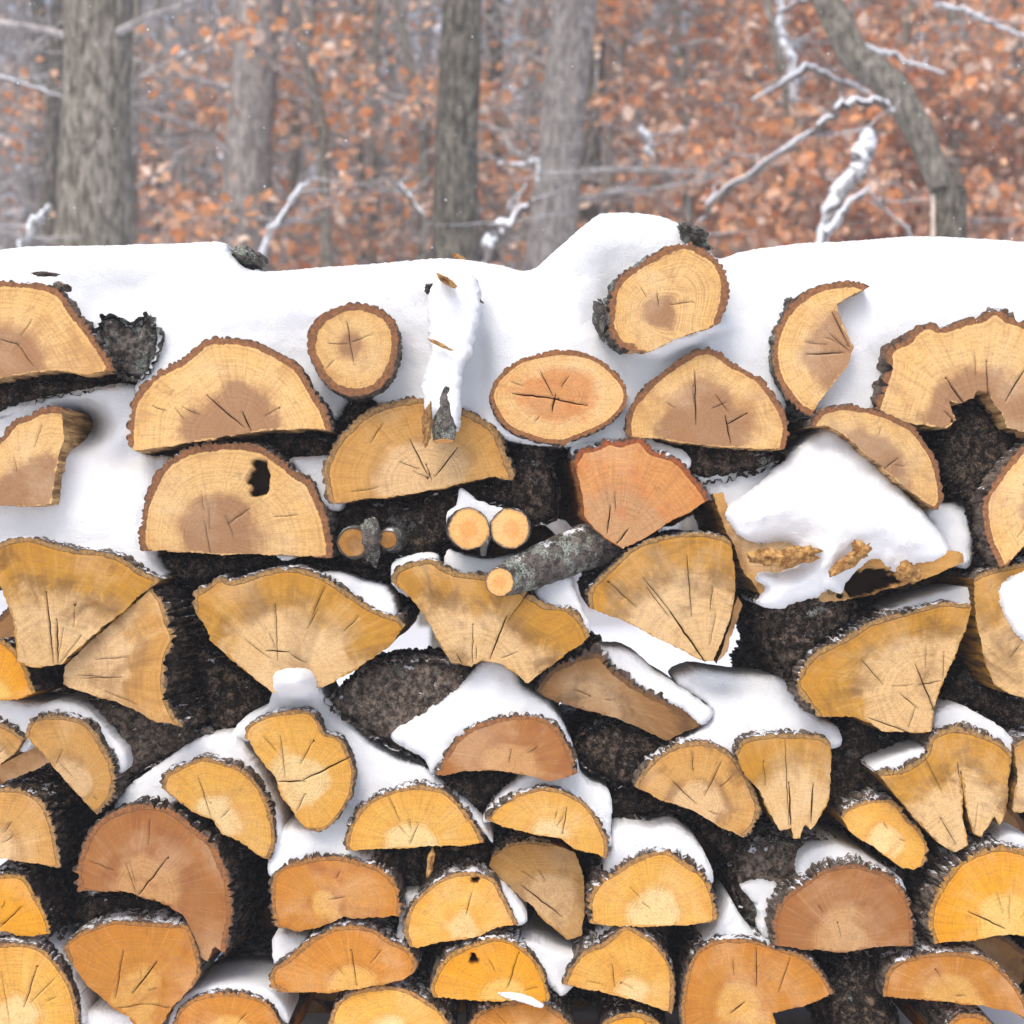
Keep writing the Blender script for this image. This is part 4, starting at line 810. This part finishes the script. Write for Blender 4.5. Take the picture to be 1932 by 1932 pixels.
def tree(label, path, radii, mt, crown=None, limbs=8, cat="tree", name="oak_tree", group="trees of the wood behind the pile", leafn=0, leafz=None, twig_r=.02, leaf_spread=.25, reach=1.6, snowy=False, leaf_size=.085, cols=LC, updir=.5):
    """path: world points of the trunk. limbs and twigs spring from it; dry leaves hang on them."""
    tid[0] += 1; rnd = random.Random(tid[0]); c0 = path[0].copy()
    root = bpy.data.objects.new(name, None); sc.collection.objects.link(root); root.location = c0; tag(root, label, cat, group)
    pts = []; rr = []
    for i in range(len(path) - 1):
        n = max(2, int((path[i + 1] - path[i]).length / .25))
        for k in range(n): pts.append(path[i].lerp(path[i + 1], k / n)); rr.append(radii[i] + (radii[i + 1] - radii[i]) * k / n)
    pts.append(path[-1]); rr.append(radii[-1])
    V = []; F = []; tube_into(V, F, pts, rr, 18, .12, tid[0]); link("trunk", mesh("trunk", rel(V, c0), F), mt, root)
    if limbs:
        V = []; F = []; tips = []
        zl, zh = leafz if leafz else (path[0].z + 2, path[-1].z)
        for k in range(limbs):
            z = rnd.uniform(zl - .6, zh); i = min(range(len(pts)), key=lambda q: abs(pts[q].z - z)); p = pts[i]
            a = rnd.uniform(0, 2 * math.pi); L = reach * rnd.uniform(.6, 1.15)
            e = p + Vector((math.cos(a) * L, math.sin(a) * L * .8, L * rnd.uniform(-.15, updir)))
            P = wander(p, e, 8, .22, rnd.uniform(0, 99)); r0 = min(rr[i] * .5, twig_r * 1.8)
            tube_into(V, F, P, [r0 * (1 - .8 * j / 8) for j in range(9)], 6)
            for j in range(2, 9):
                for q in range(2):
                    e2 = P[j] + Vector((rnd.gauss(0, .28), rnd.gauss(0, .28), rnd.gauss(.04, .24))) * reach * .6
                    Q = wander(P[j], e2, 4, .3, rnd.uniform(0, 99)); tube_into(V, F, Q, [twig_r * .35 * (1 - .7 * s_ / 4) for s_ in range(5)], 4); tips.append(Q[-1]); tips.append(Q[2])
        if crown != 'bare':
            pass
        link("branches", mesh("branches", rel(V, c0), F), M_SNOWY if snowy else M_TWIG, root)
        if leafn:
            tips = rnd.sample(tips, max(3, len(tips) // 7)); V, F, C = leaves_mesh(tips, max(1, int(leafn / len(tips))), leaf_spread, leaf_size, rnd, cols)
            me = mesh("leaves", rel(V, c0), F, False); vattr(me, "leafc", C); link("leaves", me, M_LEAF, root)
    return root
def U(u, v, d):   # a point seen at (u, v) from the pile's viewpoint, d metres beyond the pile
    return W(u, v, d)
def trunk_path(pts, d, ztop=9):
    P = [U(u, v, d) for u, v in pts]     # from bottom to top
    a = P[0].copy(); g = ground_z(a.x, a.y); base = Vector((a.x - (P[1].x - a.x) * .15, a.y, g - .1))
    t = P[-1] + (P[-1] - P[-2]).normalized() * max(.1, ztop - P[-1].z)
    return [base] + P + [t]
def ur(px, d): return px * .5 * K * (D + d) / D
# large near trunks
tree("thick grey brown oak trunk at the left behind the snow crest", trunk_path([(178,470),(182,250),(185,0)], 7.5), [ur(172,7.5),ur(150,7.5),ur(132,7.5),ur(128,7.5),ur(100,7.5)], M_TRUNK, limbs=9, leafz=(3.2, 6), twig_r=.016, reach=1.6, leafn=60, leaf_spread=.2)
tree("pale blurred trunk left of centre behind the snow crest", trunk_path([(462,470),(470,250),(492,0)], 12), [ur(112,12),ur(98,12),ur(88,12),ur(84,12),ur(70,12)], M_TRUNKG, limbs=8, leafz=(4, 7), leafn=150, reach=2)
tree("dark mossy trunk rising straight behind the middle of the pile", trunk_path([(858,500),(862,250),(872,0)], 9), [ur(96,9),ur(92,9),ur(82,9),ur(76,9),ur(60,9)], M_TRUNKD, limbs=7, leafz=(3.5, 6), leafn=60, reach=1.5)
tree("pale grey trunk right of the dark trunk, leaning slightly right", trunk_path([(1035,510),(1060,250),(1085,0)], 11), [ur(104,11),ur(96,11),ur(84,11),ur(86,11),ur(70,11)], M_TRUNKG, limbs=8, leafz=(4, 7), leafn=120, reach=2)
tree("slender far trunk beside the dark mossy trunk", trunk_path([(925,500),(928,250),(932,0)], 17), [ur(46,17),ur(40,17),ur(36,17),ur(34,17),ur(24,17)], M_TRUNKD, limbs=8, leafz=(4.5, 8), leafn=300, reach=2)
# the bent tree on the right
tree("bent tree on the right with an S curved leaning trunk", [U(1812,700,8), U(1800,460,8), U(1775,350,8), U(1735,250,8), U(1685,165,8), U(1610,105,8), U(1560,0,8), U(1500,-160,8)], [ur(54,8),ur(50,8),ur(48,8),ur(54,8),ur(60,8),ur(58,8),ur(52,8),ur(40,8)], M_TRUNK, limbs=5, leafz=(4, 6), leafn=60, reach=1.2)
def branch(label, pts, rads, d, mt, name="branch", group="dead branches standing in front of the wood"):
    P = [U(u, v, d + (q if (q := 0) else 0)) for u, v in pts]; V = []; F = []
    PP = []; RR = []
    for i in range(len(P) - 1):
        for k in range(6): PP.append(P[i].lerp(P[i + 1], k / 6)); RR.append(rads[i] + (rads[i + 1] - rads[i]) * k / 6)
    PP.append(P[-1]); RR.append(rads[-1])
    rb = random.Random(len(label) * 7 + int(pts[0][0])); nP = len(PP)
    PP = [p + Vector((rb.gauss(0, .3), 0, rb.gauss(0, .3))) * ur(2 * RR[i], d) for i, p in enumerate(PP)]
    RR = [r * rb.uniform(.7, 1.15) * (.75 if name == "branch" else 1) for r in RR]
    tube_into(V, F, PP, [ur(2 * r, d) for r in RR], 12, .45, len(label)); c = P[0]
    o = link(name, mesh(name, rel(V, c), F), mt); o.location = c; tag(o, label, "branch", group)
    if name != "snag_fork":
        for k in range(3 + nP // 8):
            i = rb.randrange(nP // 3, nP); a = rb.uniform(-1.9, 1.9) + math.pi / 2; Lt = rb.uniform(.12, .45) * (1.4 if d > 7.8 else 1)
            e = PP[i] + Vector((math.cos(a) * Lt, rb.uniform(-.15, .15), math.sin(a) * Lt)); Vt = []; Ft = []
            tube_into(Vt, Ft, wander(PP[i], e, 6, .22, rb.uniform(0, 99)), [ur(3.6, d) * (1 - .13 * q) for q in range(7)], 5)
            tw = link("twig", mesh("twig", rel(Vt, c), Ft), M_SNOWY, o)
    return o
branch("long thin snow topped branch arching down left from the bent tree", [(1690,215),(1655,192),(1610,190),(1575,215),(1540,245),(1440,315),(1340,378),(1322,425),(1300,540)], [11,11,11,10,10,9,8,6,4], 7.6, M_SNOWY)
branch("white snowy snag with a jagged top, left of the grey post", [(1490,620),(1545,455),(1580,375),(1612,330),(1628,285),(1642,245)], [20,15,17,15,18,10], 7, M_BIRCH, name="snag")
branch("short bright fork on the right side of the white snag", [(1560,440),(1600,385),(1642,352)], [10,8,3], 6.95, M_BIRCH, name="snag_fork")
branch("thin twig bowing right beside the white snag", [(1740,500),(1710,430),(1670,395),(1640,365)], [4,5,4,3], 7, M_SNOWY)
branch("snow coated stick leaning right between two pale trunks", [(470,560),(503,450),(540,395),(585,338)], [7,7,8,6], 8, M_BIRCH, name="stick")
branch("curved snowy branch between the dark and the pale trunk", [(905,560),(925,455),(945,430),(970,415),(1000,378)], [12,13,14,12,8], 8, M_SNOWY)
branch("thin snowy branch crossing above the curved one", [(940,308),(985,310),(1018,303),(1012,340)], [4,5,6,4], 9, M_BIRCH)
branch("snow covered branch at the far left edge of the crest", [(10,560),(40,465),(65,425),(98,385)], [8,9,14,6], 7, M_BIRCH)
branch("tip of a snowy branch above the crest left of the dark trunk", [(800,410),(775,375),(748,340)], [7,8,4], 9, M_SNOWY)
branch("thin grey branch sloping in from the left edge", [(-80,120),(0,145),(60,165),(125,185)], [6,5,4,2], 9, M_SNOWY)
branch("snow loaded branch at the top right corner", [(1760,10),(1800,15),(1840,28),(1880,48),(1980,90)], [6,9,9,7,5], 10, M_BIRCH)
branch("snowy knotted limb left of the bent tree", [(1465,25),(1500,5),(1540,-5),(1600,-60)], [5,6,6,6], 8, M_SNOWY)
branch("snow patch on a limb right of the bent tree top", [(1590,85),(1620,92),(1690,108),(1780,140)], [12,14,9,5], 8.5, M_BIRCH)
branch("snow loaded limb crossing left of the bent tree", [(1420,190),(1520,128),(1560,142),(1640,175)], [4,12,10,6], 8.6, M_SNOWY)
branch("thick snowy upright limb at the top, left of the bent tree", [(1500,200),(1490,110),(1475,60),(1465,-40)], [10,14,12,10], 11, M_BIRCH)
branch("short snowy spur in the leaves above the topmost log", [(1225,300),(1222,262),(1205,238)], [8,12,5], 11, M_BIRCH)
# wooden post
def post():
    root = bpy.data.objects.new("wooden_post", None); sc.collection.objects.link(root); c = U(1792, 700, 5); g = ground_z(c.x, c.y)
    root.location = (c.x, c.y, g); tag(root, "weathered grey post with a pale split left edge behind the crest at right", "post")
    top = U(1792, 355, 5).z - g; w_ = ur(62, 5)
    V = []; F = []; n = 40
    P = [Vector((0, 0, top * i / n)) for i in range(n + 1)]; tube_into(V, F, P, [w_ * 1.05 - w_ * .08 * i / n for i in range(n + 1)], 20, .22, 3.3)
    link("shaft", mesh("shaft", V, F), M_TRUNKD, root)
    V = []; F = []; P = [Vector((-w_ * 1.12, -.03, top * .985 * i / n)) for i in range(n + 1)]; tube_into(V, F, P, [ur(10, 5)] * (n + 1), 8, .2, 1.3)
    me = mesh("pale_sliver", V, F); vattr(me, "sidea", [lin(200,180,160)] * len(V)); vattr(me, "sideb", [lin(226,212,196)] * len(V)); link("pale_sliver", me, M_SPLIT, root)
post()
# leafy young oaks: (u, distance, height share, leaves)
rnd = random.Random(11)
LAB = {}
def where(u):
    s = [(-50,"at the far left edge"),(60,"just inside the left edge"),(230,"right beside the thick left trunk"),(330,"between the two left trunks"),(420,"close to the pale left trunk"),(560,"right of the pale left trunk"),(660,"midway between the pale and dark trunks"),(760,"left of the dark trunk"),(960,"between the dark and pale middle trunks"),(1150,"right of the pale middle trunk"),(1260,"above the topmost log"),(1370,"left of the arching branch"),(1480,"under the arching branch"),(1600,"behind the white snag"),(1700,"behind the bent tree"),(1830,"right of the bent tree"),(1930,"at the right edge"),(2050,"past the right edge")]
    return min(s, key=lambda q: abs(q[0] - u))[1]
spots = [(-40,16,.5,260),(50,20,.5,260),(250,13,.4,520),(300,15,.4,900),(340,19,.5,900),(395,23,.4,700),(560,15,.45,900),(610,12,.38,900),(640,19,.5,700),(700,14,.4,900),(760,18,.5,800),(800,12,.35,700),(950,20,.5,500),(1000,16,.5,500),(1150,14,.5,800),(1180,20,.5,700),(1240,17,.5,600),(1300,13,.45,700),(1340,20,.5,900),(1400,15,.5,1100),(1460,18,.5,1100),(1500,12,.4,900),(1560,15,.5,1400),(1620,19,.5,1200),(1680,13,.45,1300),(1740,16,.5,1500),(1800,12,.4,1100),(1830,18,.5,1400),(1880,14,.5,1500),(1940,12,.45,1300),(1990,17,.5,1300),(2060,14,.5,1200)]
DEPTHW = {12:"nearest",13:"near",14:"rather near",15:"middle distance",16:"mid depth",17:"deeper",18:"deep",19:"distant",20:"far",23:"farthest"}
for (u, d, h, nl) in spots:
    top = U(u, -60, d); g = ground_z(top.x, d)
    zb = U(u, 520, d).z; zt = U(u, -20, d).z
    p = [Vector((top.x + rnd.uniform(-.3, .3), d, g - .1)), Vector((top.x, d, (zb + zt) / 2)), Vector((top.x + rnd.uniform(-.5, .5), d, zt + .8))]
    lo = zb if h > .45 else zb
    hi = zt if h >= .45 else zb + (zt - zb) * .62
    tree("%s young oak holding rusty brown leaves, %s" % (DEPTHW[d], where(u)), p, [.07, .05, .02], M_TRUNK if d < 16 else M_TRUNKG, limbs=11, leafz=(lo, hi), leafn=int(nl * (1.0 if u < 1100 else 1.7)), reach=1.25 + d * .02, name="young_oak", group="young oaks with brown leaves", twig_r=.02, leaf_spread=.15, leaf_size=.13)
# bare slim trunks farther back
ks = 0
for i in range(64):
    u = rnd.uniform(-120, 2060); d = rnd.uniform(14, 34); a = U(u, 500, d); g = ground_z(a.x, d); lean = rnd.uniform(-.9, .9)
    tone = rnd.choice(["dark", "grey"]); 
    p = [Vector((a.x, d, g - .2)), Vector((a.x + lean * .4, d, g + 4)), Vector((a.x + lean, d, g + 13))]; r = rnd.choice([.05, .07, .10, .14])
    tree("slim bare tree far back in the wood, one of many blurred trunks", p, [r, r * .85, r * .5], M_TRUNKG if tone == "grey" else M_TRUNKD, limbs=0 if i % 2 else 5, leafz=(a.z, a.z + 4), leafn=0, name="bare_tree", group="slim bare trunks deep in the wood", reach=1.8)
# tangled brush that reads as one mass
V = []; F = []
for i in range(6600):
    d = rnd.uniform(14, 44); u = rnd.uniform(-200, 2130) if i < 5200 else rnd.choice([rnd.uniform(-900, -200), rnd.uniform(2130, 2830)]); v = rnd.uniform(-120, 640); p = U(u, v, d); s = 1 if rnd.random() < .6 else .5
    L = rnd.uniform(.8, 3.2); a = rnd.gauss(0, .75); e = p + Vector((math.sin(a) * L, rnd.uniform(-.5, .5), math.cos(a) * L))
    r = rnd.choice([.008, .012, .02, .03]); tube_into(V, F, wander(p, e, 4, .2, i * .37), [r, r * .9, r * .8, r * .6, r * .3], 3)
tag(link("brush", mesh("brush", V, F), M_TWIG), "grey tangle of bare twigs and brush filling the wood", "brush", kind="stuff")
V = []; F = []; C = []
GC = [lin(244,244,250), lin(236,238,246), lin(176,160,156), lin(150,136,130), lin(206,178,160), lin(214,168,138), lin(176,158,148), lin(215,212,218)]
cs = []
for i in range(2500):
    d = rnd.uniform(20, 46); cs.append(U(rnd.uniform(-200, 2130) if i < 1800 else rnd.choice([rnd.uniform(-900, -200), rnd.uniform(2130, 2830)]), rnd.uniform(-120, 620), d))
V, F, C = leaves_mesh(cs, 13, .4, .17, rnd, GC)
me = mesh("far_foliage", V, F, False); vattr(me, "leafc", C); tag(link("far_foliage", me, M_LEAF), "faded brown and grey foliage far back in the wood", "foliage", kind="stuff")

# falling snow dims the far trees: one closed box of pale air
V = [(x, y, z) for z in (-1.6, 29) for y in (-45, 135) for x in (-130, 130)]
F = [(0, 2, 3, 1), (4, 5, 7, 6), (0, 1, 5, 4), (2, 6, 7, 3), (0, 4, 6, 2), (1, 3, 7, 5)]
hz = bpy.data.materials.new("haze"); hz.use_nodes = True; ht = hz.node_tree; ht.nodes.remove(ht.nodes["Principled BSDF"])
pvn = ht.nodes.new("ShaderNodeVolumePrincipled"); pvn.inputs["Color"].default_value = (.93, .95, 1, 1); pvn.inputs["Density"].default_value = .009
ht.links.new(pvn.outputs[0], [n for n in ht.nodes if n.type == 'OUTPUT_MATERIAL'][0].inputs["Volume"])
tag(link("haze", mesh("haze", V, F, False), hz), "pale air of falling snow between the trees", "haze", kind="stuff")

# snowflakes in the air
V = []; F = []; rf = random.Random(3)
for i in range(900):
    d = rf.uniform(.7, 9); c = U(rf.uniform(-100, 2030), rf.uniform(-60, 520), d); r = rf.uniform(.0012, .003); k = len(V)
    V += [c + Vector(q) * r for q in ((1, 0, 0), (-1, 0, 0), (0, 1, 0), (0, -1, 0), (0, 0, 1), (0, 0, -1))]
    F += [(k, k + 2, k + 4), (k + 2, k + 1, k + 4), (k + 1, k + 3, k + 4), (k + 3, k, k + 4), (k + 2, k, k + 5), (k + 1, k + 2, k + 5), (k + 3, k + 1, k + 5), (k, k + 3, k + 5)]
tag(link("snowflakes", mesh("snowflakes", V, F), M_SNOW), "fine snowflakes drifting down behind the woodpile", "snowflakes", kind="stuff")
